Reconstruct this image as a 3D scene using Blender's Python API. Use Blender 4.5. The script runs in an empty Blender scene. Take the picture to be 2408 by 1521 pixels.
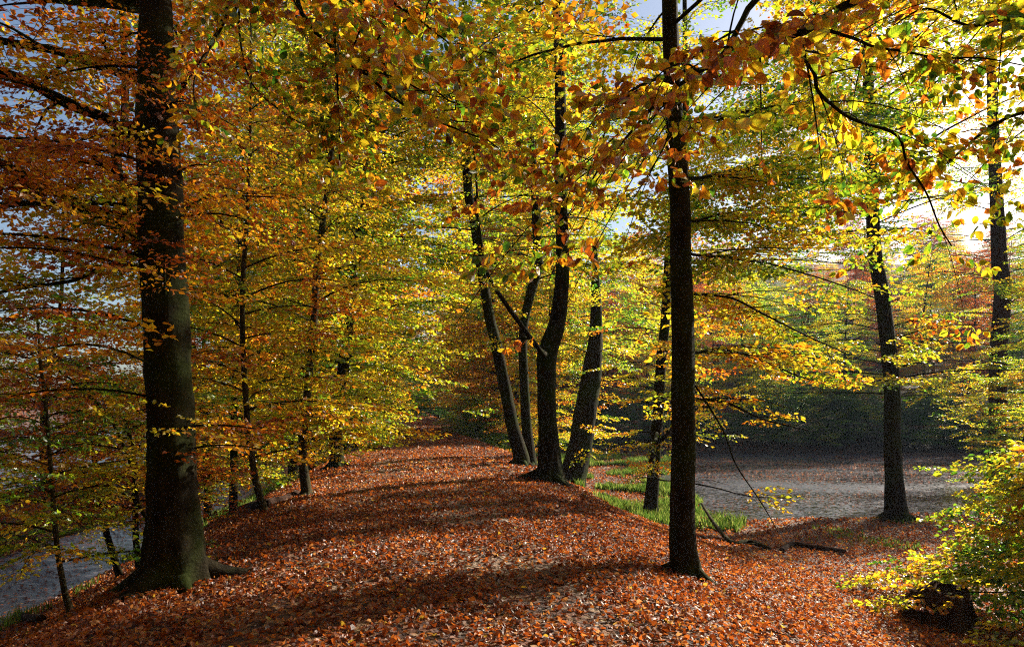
import bpy, math, random
import numpy as np
from mathutils import Vector

# ------------------------------------------------------------------ camera, sky, sun, exposure
SC = bpy.context.scene
F = 1024 * 24.0 / 36.0          # focal length in pixels of a 1024 wide picture
EYE = 1.65
HORIZON = 408.0
cam_d = bpy.data.cameras.new("camera")
cam = bpy.data.objects.new("camera", cam_d)
SC.collection.objects.link(cam)
cam_d.lens = 24; cam_d.sensor_width = 36
cam_d.shift_y = (HORIZON - 323.0) / 1024.0
cam_d.clip_start = 0.05; cam_d.clip_end = 3000
cam.location = (0, 0, EYE); cam.rotation_euler = (math.radians(90), 0, 0)
SC.camera = cam

SUN_EL, SUN_AZ = math.radians(26), math.radians(50)     # azimuth clockwise from +Y (view direction)
w = bpy.data.worlds.new("World"); SC.world = w; w.use_nodes = True
nt = w.node_tree
sky = nt.nodes.new("ShaderNodeTexSky"); sky.sky_type = 'NISHITA'; sky.sun_disc = False
sky.sun_elevation = SUN_EL; sky.sun_rotation = SUN_AZ
sky.air_density = 1.0; sky.dust_density = 1.8; sky.ozone_density = 2.0
nt.links.new(sky.outputs[0], nt.nodes["Background"].inputs[0])
nt.nodes["Background"].inputs[1].default_value = 0.055
sd = bpy.data.lights.new("sun", 'SUN'); sd.energy = 5.0; sd.angle = math.radians(0.5); sd.color = (1.0, 0.9, 0.74)
sun = bpy.data.objects.new("sun", sd); SC.collection.objects.link(sun)
SDIR = Vector((math.sin(SUN_AZ) * math.cos(SUN_EL), math.cos(SUN_AZ) * math.cos(SUN_EL), math.sin(SUN_EL)))
sun.rotation_euler = SDIR.to_track_quat('Z', 'Y').to_euler(); sun.location = (20, 20, 30)
SC.view_settings.view_transform = 'Standard'; SC.view_settings.look = 'None'
SC.view_settings.exposure = 1.48; SC.view_settings.gamma = 1.0
cy = SC.cycles
cy.max_bounces = 3; cy.diffuse_bounces = 1; cy.glossy_bounces = 2; cy.transmission_bounces = 2
cy.transparent_max_bounces = 4; cy.sample_clamp_indirect = 6.0
cy.pixel_filter_type = 'BLACKMAN_HARRIS'; cy.filter_width = 1.1
cy.use_denoising = False

R = np.random.default_rng(11)
PI = math.pi

# ------------------------------------------------------------------ helpers
def P(px, py, d):
    """point seen at pixel px, py (1024 wide picture) standing d metres in front of the camera plane"""
    return np.array([(px - 512) / F * d, d, EYE + (HORIZON - py) / F * d])
def D(x, y, d):
    return P(x * 1024 / 2408, y * 1024 / 2408, d)

def unit(v):
    return v / np.maximum(np.linalg.norm(v, axis=-1, keepdims=True), 1e-9)

class Geo:
    """collects vertices, quads, triangles and a per-vertex tint"""
    def __init__(s): s.V = []; s.Q = []; s.T = []; s.C = []; s.U = []; s.n = 0; s.uv = False
    def add(s, V, Q=None, T=None, C=None, U=None):
        V = np.asarray(V, float).reshape(-1, 3)
        if Q is not None and len(Q): s.Q.append(np.asarray(Q) + s.n)
        if T is not None and len(T): s.T.append(np.asarray(T) + s.n)
        s.V.append(V); s.C.append(np.zeros(len(V)) if C is None else np.asarray(C, float))
        s.n += len(V)
        if U is not None: s.uv = True; s.U.append(np.asarray(U, float))
        else: s.U.append(np.zeros((len(V), 2)))
    def mesh(s, name, mat, smooth=False, tint=False):
        V = np.concatenate(s.V); me = bpy.data.meshes.new(name)
        Q = np.concatenate(s.Q) if s.Q else np.zeros((0, 4), int)
        T = np.concatenate(s.T) if s.T else np.zeros((0, 3), int)
        me.vertices.add(len(V)); me.vertices.foreach_set("co", V.astype(np.float32).ravel())
        L = np.concatenate([Q.ravel(), T.ravel()]).astype(np.int32)
        me.loops.add(len(L)); me.loops.foreach_set("vertex_index", L)
        me.polygons.add(len(Q) + len(T))
        st = np.concatenate([np.arange(len(Q)) * 4, len(Q) * 4 + np.arange(len(T)) * 3]).astype(np.int32)
        me.polygons.foreach_set("loop_start", st)
        me.update(calc_edges=True)
        if smooth: me.polygons.foreach_set("use_smooth", np.ones(len(me.polygons), bool))
        else: me.polygons.foreach_set("use_smooth", np.zeros(len(me.polygons), bool))
        if tint:
            a = me.attributes.new("tint", 'FLOAT', 'POINT'); a.data.foreach_set("value", np.concatenate(s.C).astype(np.float32))
        if s.uv:
            U = np.concatenate(s.U)[L]; ul = me.uv_layers.new(name="UVMap"); ul.data.foreach_set("uv", U.astype(np.float32).ravel())
        if mat: me.materials.append(mat)
        return me

def link(name, me, parent=None, loc=None):
    o = bpy.data.objects.new(name, me); SC.collection.objects.link(o)
    if parent: o.parent = parent
    if loc is not None: o.location = loc
    return o
def empty(name, loc, label, cat, group=None):
    o = bpy.data.objects.new(name, None); SC.collection.objects.link(o); o.location = loc
    o["label"] = label; o["category"] = cat
    if group: o["group"] = group
    o.empty_display_size = 0.2
    return o
def tag(o, label=None, cat=None, group=None, kind=None):
    if label: o["label"] = label
    if cat: o["category"] = cat
    if group: o["group"] = group
    if kind: o["kind"] = kind
    return o

# ------------------------------------------------------------------ node materials
def mat(name):
    m = bpy.data.materials.new(name); m.use_nodes = True; t = m.node_tree
    for n in list(t.nodes): t.nodes.remove(n)
    out = t.nodes.new("ShaderNodeOutputMaterial")
    def N(ty, **kw):
        n = t.nodes.new(ty)
        for k, v in kw.items():
            if k.startswith('i_'): n.inputs[k[2:].replace('_', ' ')].default_value = v
            else: setattr(n, k, v)
        return n
    return m, t, out, N, t.links.new
def ramp(N, stops, interp='LINEAR'):
    r = N("ShaderNodeValToRGB"); cr = r.color_ramp; cr.interpolation = interp
    while len(cr.elements) < len(stops): cr.elements.new(0.5)
    for e, (p, c) in zip(cr.elements, stops): e.position = p; e.color = (*c, 1)
    return r

LEAF = [(0.0, (0.022, 0.075, 0.010)), (0.14, (0.07, 0.16, 0.012)), (0.29, (0.24, 0.29, 0.018)), (0.46, (0.50, 0.37, 0.022)),
        (0.60, (0.50, 0.21, 0.013)), (0.76, (0.38, 0.085, 0.009)), (0.9, (0.20, 0.04, 0.008)), (1.0, (0.09, 0.022, 0.008))]
def leaf_material(name, veins=False, transl=0.62, gain=1.0):
    m, t, out, N, L = mat(name)
    tint = N("ShaderNodeAttribute", attribute_name="tint")
    aut = N("ShaderNodeAttribute", attribute_type='OBJECT', attribute_name="autumn")
    add = N("ShaderNodeMath", operation='ADD', use_clamp=True)
    L(tint.outputs['Fac'], add.inputs[0]); L(aut.outputs['Fac'], add.inputs[1])
    fac = add.outputs[0]
    if not veins:
        tc = N("ShaderNodeTexCoord"); nz = N("ShaderNodeTexNoise", i_Scale=0.7, i_Detail=3.0)
        L(tc.outputs['Object'], nz.inputs['Vector'])
        ma = N("ShaderNodeMath", operation='MULTIPLY_ADD'); ma.inputs[1].default_value = 1.3; ma.inputs[2].default_value = -0.65
        L(nz.outputs['Fac'], ma.inputs[0])
        a2 = N("ShaderNodeMath", operation='ADD', use_clamp=True); L(fac, a2.inputs[0]); L(ma.outputs[0], a2.inputs[1]); fac = a2.outputs[0]
    else:   # blotches inside a leaf
        tc = N("ShaderNodeTexCoord"); nz = N("ShaderNodeTexNoise", i_Scale=38.0, i_Detail=3.0)
        L(tc.outputs['Object'], nz.inputs['Vector'])
        ma = N("ShaderNodeMath", operation='MULTIPLY_ADD'); ma.inputs[1].default_value = 0.6; ma.inputs[2].default_value = -0.3
        L(nz.outputs['Fac'], ma.inputs[0])
        a2 = N("ShaderNodeMath", operation='ADD', use_clamp=True); L(fac, a2.inputs[0]); L(ma.outputs[0], a2.inputs[1]); fac = a2.outputs[0]
    cr = ramp(N, LEAF); L(fac, cr.inputs[0])
    col = cr.outputs[0]
    bump = None
    if veins:
        uv = N("ShaderNodeUVMap"); sp = N("ShaderNodeSeparateXYZ"); L(uv.outputs[0], sp.inputs[0])
        ab = N("ShaderNodeMath", operation='ABSOLUTE'); L(sp.outputs[1], ab.inputs[0])
        k = N("ShaderNodeMath", operation='MULTIPLY_ADD'); k.inputs[1].default_value = -0.55; L(ab.outputs[0], k.inputs[0]); L(sp.outputs[0], k.inputs[2])
        f = N("ShaderNodeMath", operation='MULTIPLY'); f.inputs[1].default_value = 9 * 2 * PI; L(k.outputs[0], f.inputs[0])
        s = N("ShaderNodeMath", operation='COSINE'); L(f.outputs[0], s.inputs[0])
        mp = N("ShaderNodeMapRange"); mp.inputs['From Min'].default_value = 0.6; mp.inputs['From Max'].default_value = 1.0; L(s.outputs[0], mp.inputs[0])
        mid = N("ShaderNodeMapRange"); mid.inputs['From Min'].default_value = 0.05; mid.inputs['From Max'].default_value = 0.0; L(ab.outputs[0], mid.inputs[0])
        mx = N("ShaderNodeMath", operation='MAXIMUM'); L(mp.outputs[0], mx.inputs[0]); L(mid.outputs[0], mx.inputs[1])
        dk = N("ShaderNodeMix", data_type='RGBA', blend_type='MULTIPLY'); dk.inputs['B'].default_value = (0.5, 0.55, 0.4, 1)
        hf = N("ShaderNodeMath", operation='MULTIPLY'); hf.inputs[1].default_value = 0.85; L(mx.outputs[0], hf.inputs[0])
        L(hf.outputs[0], dk.inputs['Factor']); L(col, dk.inputs['A']); col = dk.outputs['Result']
        bump = N("ShaderNodeBump"); bump.inputs['Strength'].default_value = 0.5; bump.inputs['Distance'].default_value = 0.003; L(mx.outputs[0], bump.inputs['Height'])
    df = N("ShaderNodeBsdfDiffuse"); L(col, df.inputs[0])
    tr = N("ShaderNodeBsdfTranslucent")
    g = N("ShaderNodeMix", data_type='RGBA', blend_type='MULTIPLY'); g.inputs['Factor'].default_value = 1; g.inputs['B'].default_value = (2.1 * gain, 2.1 * gain, 1.3 * gain, 1); g.clamp_result = False
    L(col, g.inputs['A']); L(g.outputs['Result'], tr.inputs[0])
    mx1 = N("ShaderNodeMixShader"); mx1.inputs[0].default_value = transl; L(df.outputs[0], mx1.inputs[1]); L(tr.outputs[0], mx1.inputs[2])
    gl = N("ShaderNodeBsdfGlossy"); gl.inputs['Roughness'].default_value = 0.38; gl.inputs[0].default_value = (1, 1, 1, 1)
    fr = N("ShaderNodeFresnel"); fr.inputs[0].default_value = 1.4
    fm = N("ShaderNodeMath", operation='MINIMUM'); fm.inputs[1].default_value = 0.07; L(fr.outputs[0], fm.inputs[0])
    mx2 = N("ShaderNodeMixShader"); L(fm.outputs[0], mx2.inputs[0]); L(mx1.outputs[0], mx2.inputs[1]); L(gl.outputs[0], mx2.inputs[2])
    if bump:
        for n in (df, tr, gl): L(bump.outputs[0], n.inputs['Normal'])
    L(mx2.outputs[0], out.inputs[0])
    return m
M_LEAF = leaf_material("beech_leaf")
M_NEAR = leaf_material("beech_leaf_veined", True)

def bark_material(name, a, b, moss):
    m, t, out, N, L = mat(name)
    tc = N("ShaderNodeTexCoord"); mp = N("ShaderNodeMapping"); mp.inputs['Scale'].default_value = (1, 1, 0.35); L(tc.outputs['Object'], mp.inputs[0])
    n1 = N("ShaderNodeTexNoise", i_Scale=9.0, i_Detail=6.0, i_Roughness=0.65); L(mp.outputs[0], n1.inputs['Vector'])
    mp2 = N("ShaderNodeMapping"); mp2.inputs['Scale'].default_value = (1, 1, 2.2); L(tc.outputs['Object'], mp2.inputs[0])
    n2 = N("ShaderNodeTexNoise", i_Scale=14.0, i_Detail=8.0, i_Roughness=0.7); L(mp2.outputs[0], n2.inputs['Vector'])
    n3 = N("ShaderNodeTexNoise", i_Scale=1.6, i_Detail=5.0); L(tc.outputs['Object'], n3.inputs['Vector'])
    c1 = ramp(N, [(0.32, a), (0.68, b)]); L(n1.outputs['Fac'], c1.inputs[0])
    ms = ramp(N, [(0.45, (0, 0, 0)), (0.65, (1, 1, 1))]); L(n3.outputs['Fac'], ms.inputs[0])
    mm = N("ShaderNodeMath", operation='MULTIPLY'); mm.inputs[1].default_value = moss; L(ms.outputs[0], mm.inputs[0])
    mx = N("ShaderNodeMix", data_type='RGBA'); mx.inputs['B'].default_value = (0.03, 0.045, 0.008, 1); L(mm.outputs[0], mx.inputs['Factor']); L(c1.outputs[0], mx.inputs['A'])
    ad = N("ShaderNodeMath", operation='ADD'); L(n1.outputs['Fac'], ad.inputs[0]); L(n2.outputs['Fac'], ad.inputs[1])
    bp = N("ShaderNodeBump"); bp.inputs['Strength'].default_value = 1.0; bp.inputs['Distance'].default_value = 0.05; L(ad.outputs[0], bp.inputs['Height'])
    bs = N("ShaderNodeBsdfPrincipled"); bs.inputs['Roughness'].default_value = 0.85; bs.inputs['Specular IOR Level'].default_value = 0.04
    L(mx.outputs['Result'], bs.inputs['Base Color']); L(bp.outputs[0], bs.inputs['Normal']); L(bs.outputs[0], out.inputs[0])
    return m
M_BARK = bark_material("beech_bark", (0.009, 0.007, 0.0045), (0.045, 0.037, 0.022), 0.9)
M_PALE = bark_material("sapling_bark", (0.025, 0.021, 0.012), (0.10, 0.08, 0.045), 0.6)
M_OAK = bark_material("rough_red_brown_bark", (0.018, 0.009, 0.006), (0.07, 0.034, 0.022), 0.3)
M_DEAD = bark_material("dead_wood", (0.02, 0.012, 0.01), (0.09, 0.05, 0.035), 0.25)

LIT = [(0.0, (0.045, 0.012, 0.004)), (0.25, (0.12, 0.026, 0.006)), (0.5, (0.27, 0.066, 0.010)), (0.7, (0.38, 0.125, 0.020)),
       (0.85, (0.42, 0.20, 0.06)), (0.97, (0.50, 0.31, 0.15)), (1.0, (0.45, 0.33, 0.04))]
def litter_material():
    m, t, out, N, L = mat("fallen_beech_leaf")
    tint = N("ShaderNodeAttribute", attribute_name="tint")
    cr = ramp(N, LIT); L(tint.outputs['Fac'], cr.inputs[0])
    df = N("ShaderNodeBsdfDiffuse"); L(cr.outputs[0], df.inputs[0])
    tr = N("ShaderNodeBsdfTranslucent"); gg = N("ShaderNodeMix", data_type='RGBA', blend_type='MULTIPLY'); gg.inputs['Factor'].default_value = 1; gg.inputs['B'].default_value = (1.5, 1.25, 1.0, 1); L(cr.outputs[0], gg.inputs['A']); L(gg.outputs['Result'], tr.inputs[0])
    mx = N("ShaderNodeMixShader"); mx.inputs[0].default_value = 0.5; L(df.outputs[0], mx.inputs[1]); L(tr.outputs[0], mx.inputs[2])
    gl = N("ShaderNodeBsdfGlossy"); gl.inputs['Roughness'].default_value = 0.5
    fr = N("ShaderNodeFresnel"); fr.inputs[0].default_value = 1.5
    mn = N("ShaderNodeMath", operation='MINIMUM'); mn.inputs[1].default_value = 0.06; L(fr.outputs[0], mn.inputs[0])
    m2 = N("ShaderNodeMixShader"); L(mn.outputs[0], m2.inputs[0]); L(mx.outputs[0], m2.inputs[1]); L(gl.outputs[0], m2.inputs[2])
    L(m2.outputs[0], out.inputs[0]); return m
M_LIT = litter_material()

def ground_material(name, soil=0.0, shade_mul=1.0):
    m, t, out, N, L = mat(name)
    tc = N("ShaderNodeTexCoord")
    v = N("ShaderNodeTexVoronoi", i_Scale=16.0); v.inputs['Randomness'].default_value = 1.0; L(tc.outputs['Object'], v.inputs['Vector'])
    sp = N("ShaderNodeSeparateColor"); L(v.outputs['Color'], sp.inputs[0])
    cr = ramp(N, [(p, tuple(c * 0.4 * shade_mul for c in cc)) for p, cc in LIT]); L(sp.outputs[0], cr.inputs[0])
    col = cr.outputs[0]
    if soil:
        n = N("ShaderNodeTexNoise", i_Scale=0.9, i_Detail=6.0); L(tc.outputs['Object'], n.inputs['Vector'])
        r = ramp(N, [(0.5, (0, 0, 0)), (0.62, (soil, soil, soil))]); L(n.outputs['Fac'], r.inputs[0])
        mx = N("ShaderNodeMix", data_type='RGBA'); mx.inputs['B'].default_value = (0.16, 0.11, 0.07, 1); L(r.outputs[0], mx.inputs['Factor']); L(col, mx.inputs['A']); col = mx.outputs['Result']
    n2 = N("ShaderNodeTexNoise", i_Scale=30.0, i_Detail=4.0); L(tc.outputs['Object'], n2.inputs['Vector'])
    ad = N("ShaderNodeMath", operation='ADD'); L(v.outputs['Distance'], ad.inputs[0]); L(n2.outputs['Fac'], ad.inputs[1])
    bp = N("ShaderNodeBump"); bp.inputs['Strength'].default_value = 1.0; bp.inputs['Distance'].default_value = 0.05; L(ad.outputs[0], bp.inputs['Height'])
    bs = N("ShaderNodeBsdfPrincipled"); bs.inputs['Roughness'].default_value = 0.75
    L(col, bs.inputs['Base Color']); L(bp.outputs[0], bs.inputs['Normal']); L(bs.outputs[0], out.inputs[0]); return m
M_GROUND = ground_material("leaf_covered_earth")
M_PATH = ground_material("trodden_leafy_path", 0.8)
M_FLOOR = ground_material("wood_floor_shade_in_colour", 0.0, 0.3)  # same leaf colours darkened: the far wood's shade put into the base colour

def water_material(name, film):
    m, t, out, N, L = mat(name)
    tc = N("ShaderNodeTexCoord"); mp = N("ShaderNodeMapping"); mp.inputs['Scale'].default_value = (0.55, 1.5, 1); L(tc.outputs['Object'], mp.inputs[0])
    big = N("ShaderNodeTexNoise", i_Scale=0.13, i_Detail=4.0, i_Distortion=0.6); L(mp.outputs[0], big.inputs['Vector'])
    mid = N("ShaderNodeTexNoise", i_Scale=2.6, i_Detail=6.0, i_Roughness=0.7); L(mp.outputs[0], mid.inputs['Vector'])
    fine = N("ShaderNodeTexNoise", i_Scale=11.0, i_Detail=6.0, i_Roughness=0.75); L(mp.outputs[0], fine.inputs['Vector'])
    vor = N("ShaderNodeTexVoronoi", i_Scale=11.0); L(tc.outputs['Object'], vor.inputs['Vector'])
    k = N("ShaderNodeMath", operation='MULTIPLY_ADD'); k.inputs[1].default_value = 2.2; L(big.outputs['Fac'], k.inputs[0]); L(mid.outputs['Fac'], k.inputs[2])
    sp = N("ShaderNodeSeparateColor"); L(vor.outputs['Color'], sp.inputs[0])
    k2 = N("ShaderNodeMath", operation='MULTIPLY_ADD'); k2.inputs[1].default_value = 0.8; L(sp.outputs[1], k2.inputs[0]); L(k.outputs[0], k2.inputs[2])
    mr = N("ShaderNodeMapRange"); mr.inputs['From Min'].default_value = 1.9 - film; mr.inputs['From Max'].default_value = 2.3 - film; L(k2.outputs[0], mr.inputs[0])
    rc = ramp(N, [(0, (0.035, 0.04, 0.055)), (0.5, (0.06, 0.065, 0.09)), (0.85, (0.09, 0.09, 0.115)), (1, (0.16, 0.14, 0.15))]); L(sp.outputs[0], rc.inputs[0])
    bp = N("ShaderNodeBump"); bp.inputs['Strength'].default_value = 0.4; bp.inputs['Distance'].default_value = 0.04; L(fine.outputs['Fac'], bp.inputs['Height'])
    bw = N("ShaderNodeBump"); bw.inputs['Strength'].default_value = 0.5; bw.inputs['Distance'].default_value = 0.03; L(mid.outputs['Fac'], bw.inputs['Height'])
    film_b = N("ShaderNodeBsdfPrincipled"); film_b.inputs['Roughness'].default_value = 0.3; film_b.inputs['IOR'].default_value = 1.5; L(rc.outputs[0], film_b.inputs['Base Color']); L(bp.outputs[0], film_b.inputs['Normal'])
    wat = N("ShaderNodeBsdfPrincipled"); wat.inputs['Base Color'].default_value = (0.008, 0.011, 0.014, 1); wat.inputs['Roughness'].default_value = 0.08; L(bw.outputs[0], wat.inputs['Normal'])
    mx = N("ShaderNodeMixShader"); L(mr.outputs[0], mx.inputs[0]); L(wat.outputs[0], mx.inputs[1]); L(film_b.outputs[0], mx.inputs[2])
    L(mx.outputs[0], out.inputs[0]); return m
M_LAKE = water_material("leaf_strewn_water", 0.12)

def grass_material():
    m, t, out, N, L = mat("grass_blade")
    tint = N("ShaderNodeAttribute", attribute_name="tint")
    cr = ramp(N, [(0, (0.03, 0.08, 0.012)), (0.5, (0.10, 0.2, 0.02)), (1, (0.34, 0.38, 0.08))]); L(tint.outputs['Fac'], cr.inputs[0])
    df = N("ShaderNodeBsdfDiffuse"); L(cr.outputs[0], df.inputs[0]); tr = N("ShaderNodeBsdfTranslucent"); L(cr.outputs[0], tr.inputs[0])
    mx = N("ShaderNodeMixShader"); mx.inputs[0].default_value = 0.5; L(df.outputs[0], mx.inputs[1]); L(tr.outputs[0], mx.inputs[2]); L(mx.outputs[0], out.inputs[0]); return m
M_GRASS = grass_material()

# ------------------------------------------------------------------ terrain
CY = np.array([-40, 5, 15.6, 27, 45, 75, 112, 200, 800.]); CX = np.array([3.5, -0.9, -2.0, -3.2, -5.6, -10.0, -17.0, -38.0, -200.])
_yy = np.arange(-60, 820, 0.5); _cc = np.interp(_yy, CY, CX); _k = np.ones(25) / 25
_cc = np.convolve(np.pad(_cc, 12, mode='edge'), _k, 'valid')
def centre(y): return np.interp(y, _yy, _cc)
def table(S, Z, k=7):
    s = np.arange(S[0], S[-1] + .1, .1); z = np.interp(s, S, Z); z = np.convolve(np.pad(z, k // 2, mode='edge'), np.ones(k) / k, 'valid'); return s, z
_L2 = [7.5, 9, 10, 11, 16, 18, 20, 88, 98, 140]; _Z2 = [-2.3, -2.3, -1.7, -1.45, -1.5, -1.9, -2.4, -2.4, -1.2, 0]
RT = table([0, 1.5, 2.5, 3.5, 5, 7.0, 9.5, 16], [0, -.03, -.10, -.38, -.82, -1.32, -1.52, -1.55])
RT2 = table([0, 1.9, 3.1, 3.9, 5, 6.2, 7, 16], [0, -.03, -.10, -.42, -1.1, -1.5, -1.53, -1.54])
LT = table([0, 1.5, 2.5, 3.3, 4.2, 5.2, 6.1, 6.8] + _L2, [0, -.03, -.11, -.40, -.85, -1.3, -1.62, -1.85] + _Z2)
LT2 = table([0, 1.9, 3.0, 3.8, 4.8, 5.8, 6.8] + _L2, [0, -.03, -.10, -.40, -1.0, -1.6, -1.85] + _Z2)
def fbm(x, y, seed=0):
    r = 0
    for i, (f, a) in enumerate([(0.23, .5), (0.61, .28), (1.3, .14), (2.9, .08)]):
        r = r + a * np.sin(x * f * 2.1 + 1.7 * np.sin(y * f * 1.3 + i + seed) + i * 2.1) * np.cos(y * f * 1.9 + 1.3 * np.sin(x * f * 1.1 + seed * 2) + i)
    return r
RW, LW = -1.64, -1.80          # water levels right and left of the embankment
def ground_z(x, y):
    x = np.asarray(x, float); y = np.asarray(y, float)
    s = x - centre(y)
    far = np.clip((y - 11) / 9, 0, 1)
    nar = np.where(np.abs(s) < 6, 1 + .38 * np.clip((y - 27) / 18, 0, 1), 1 + .38 * np.clip((y - 27) / 18, 0, 1) * np.clip((9 - np.abs(s)) / 3, 0, 1))
    s0 = s; s = s * nar
    zr = np.interp(s, *RT) * (1 - far) + np.interp(s, *RT2) * far
    inn = np.minimum(np.minimum(y - 19.9 - 0.5 * np.sin(x * .6) - 0.25 * np.sin(x * 1.7), s - 6.8 - np.clip(y - 19, 0, 30) * .33 - .7 * np.sin(y * .35)), 48.5 + 1.5 * np.sin(x * .13) + x * 0.05 - y)
    zr = zr - 0.4 * np.clip(inn, 0, 2.2)
    hill = np.clip(y - 50, 0, 90) * (0.12 + .2 * np.clip((s - 15) / 50, 0, 1)) * np.clip((s - 5) / 12, 0, 1) + np.clip(y - 50, 0, 30) * .03 * np.clip((s - 2) / 4, 0, 1)
    zr = zr + hill
    zl = np.interp(-s, *LT) * (1 - far) + np.interp(-s, *LT2) * far
    z = np.where(s > 0, zr, zl); s = s0
    z = z + np.clip(y - 100, 0, 150) * 0.075 * np.where(s > 0, 1, np.clip(1 + (s + 10) / 40, 0, 1))
    z = z + np.clip(y - 55, 0, 60) * 0.012 * np.clip(1.4 - np.abs(s) / 12, 0, 1)
    z = z + 0.045 * fbm(x, y) * np.clip(np.abs(s) / 2, .35, 1)
    z = z + 0.05 * np.exp(-((np.abs(s) - 2.0) ** 2) / .5) * np.sin(y * 0.9 + s)
    return z

def axis(parts):
    r = []
    for a, b, st in parts: r += list(np.arange(a, b, st))
    return np.array(r + [parts[-1][1]])
gs = axis([(-700, -150, 25), (-150, -30, 4), (-30, -8, .8), (-8, 11, .22), (11, 30, .8), (30, 150, 4), (150, 700, 25)])
gy = axis([(-40, 0, 1.5), (0, 30, .25), (30, 60, .6), (60, 150, 2), (150, 900, 25)])
GS, GY = np.meshgrid(gs, gy); GX = GS + centre(np.clip(GY, -40, 150)); GZ = ground_z(GX, GY)
n0, n1 = GX.shape; idx = np.arange(n0 * n1).reshape(n0, n1)
q = np.stack([idx[:-1, :-1], idx[:-1, 1:], idx[1:, 1:], idx[1:, :-1]], -1).reshape(-1, 4)
g = Geo(); g.add(np.stack([GX, GY, GZ], -1).reshape(-1, 3), Q=q)
gm = g.mesh("ground", M_GROUND, smooth=True)
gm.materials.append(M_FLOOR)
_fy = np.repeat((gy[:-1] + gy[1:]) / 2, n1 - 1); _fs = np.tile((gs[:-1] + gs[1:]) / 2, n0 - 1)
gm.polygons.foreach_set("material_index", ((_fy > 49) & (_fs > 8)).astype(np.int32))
tag(link("ground", gm), kind="structure")

ps = np.linspace(-1.7, 1.7, 18); py_ = gy[(gy > -35) & (gy < 130)]
A, B = np.meshgrid(ps, py_); X = A + centre(B); Z = ground_z(X, B) + 0.004 + 0.012
idx = np.arange(A.size).reshape(A.shape)
q = np.stack([idx[:-1, :-1], idx[:-1, 1:], idx[1:, 1:], idx[1:, :-1]], -1).reshape(-1, 4)
g = Geo(); g.add(np.stack([X, B, Z], -1).reshape(-1, 3), Q=q)
tag(link("path", g.mesh("path", M_PATH, smooth=True)), kind="structure")

def water(name, s0, s1, y0, y1, z):
    ys = np.linspace(y0, y1, 40); c = centre(ys)
    V = np.concatenate([np.stack([c + s0, ys, ys * 0 + z], -1), np.stack([c + s1, ys, ys * 0 + z], -1)])
    i = np.arange(39); g = Geo(); g.add(V, Q=np.stack([i, i + 40, i + 41, i + 1], -1))
    tag(link(name, g.mesh(name, M_LAKE)), kind="structure")
water("lake", 4.0, 160, 12, 62, RW)
water("pond", -93, -4.6, -20, 150, LW)

def hit(x, y, disp=True):
    """where the ray through a picture point meets the ground"""
    k = 1024 / 2408 if disp else 1
    px, py = x * k, y * k
    d = np.arange(2.5, 160, .02); p = np.stack([(px - 512) / F * d, d, EYE + (HORIZON - py) / F * d], -1)
    below = p[:, 2] < ground_z(p[:, 0], p[:, 1])
    i = np.argmax(below) if below.any() else -1
    return d[i]

# ------------------------------------------------------------------ tubes and leaves
def catmull(pts, n):
    pts = np.asarray(pts, float)
    if len(pts) < 3:
        t = np.linspace(0, 1, n)[:, None]; return pts[0] * (1 - t) + pts[-1] * t
    p = np.vstack([2 * pts[0] - pts[1], pts, 2 * pts[-1] - pts[-2]]); m = len(pts) - 1
    u = np.linspace(0, m - 1e-6, n); i = u.astype(int); t = (u - i)[:, None]
    a, b, c, d = p[i], p[i + 1], p[i + 2], p[i + 3]
    return .5 * ((2 * b) + (-a + c) * t + (2 * a - 5 * b + 4 * c - d) * t ** 2 + (-a + 3 * b - 3 * c + d) * t ** 3)

def tube(geo, pts, rad, sides=6, flare=0, seed=0, rough=0.0, cap=False):
    pts = np.asarray(pts, float); rad = np.asarray(rad, float); n = len(pts)
    tan = unit(np.gradient(pts, axis=0))
    ref = np.tile([0.0, 1.0, 0.13], (n, 1)); ref[np.abs(tan @ np.array([0, 1, .13])) > .9] = [1.0, 0, 0.1]
    if np.ptp((np.abs(tan @ np.array([0, 1, .13])) > .9).astype(int)) > 0: ref[:] = [1.0, 0.05, 0.1]
    a = unit(np.cross(tan, ref)); b = np.cross(tan, a)
    th = np.linspace(0, 2 * PI, sides, endpoint=False)
    rr = np.repeat(rad[:, None], sides, 1)
    if flare:
        h = np.linalg.norm(pts - pts[0], axis=1)[:, None]
        rr = rr * (1 + flare * np.exp(-h / (rad[n // 3] * 2.1)) * (0.55 + 0.45 * np.cos(5 * th + seed) * np.cos(2 * th + seed * 2 + .5)))
    if rough:
        h = np.linspace(0, 1, n)[:, None] * n
        rr = rr * (1 + rough * (np.sin(3 * th + h * .45 + seed) * .5 + np.sin(5 * th - h * .8 + seed * 2) * .3 + np.sin(2 * th + h * 1.7) * .3))
    V = pts[:, None] + rr[..., None] * (np.cos(th)[None, :, None] * a[:, None] + np.sin(th)[None, :, None] * b[:, None])
    i = np.arange(n - 1)[:, None] * sides; j = np.arange(sides)[None]; j2 = (j + 1) % sides
    Q = np.stack([i + j, i + j2, i + sides + j2, i + sides + j], -1).reshape(-1, 4)
    V = V.reshape(-1, 3); T = None
    if cap:
        V = np.vstack([V, pts[-1], pts[0]]); k = (n - 1) * sides; jj = np.arange(sides)
        T = np.concatenate([np.stack([k + jj, k + (jj + 1) % sides, np.full(sides, n * sides)], -1), np.stack([(jj + 1) % sides, jj, np.full(sides, n * sides + 1)], -1)])
    geo.add(V, Q=Q, T=T)

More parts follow.
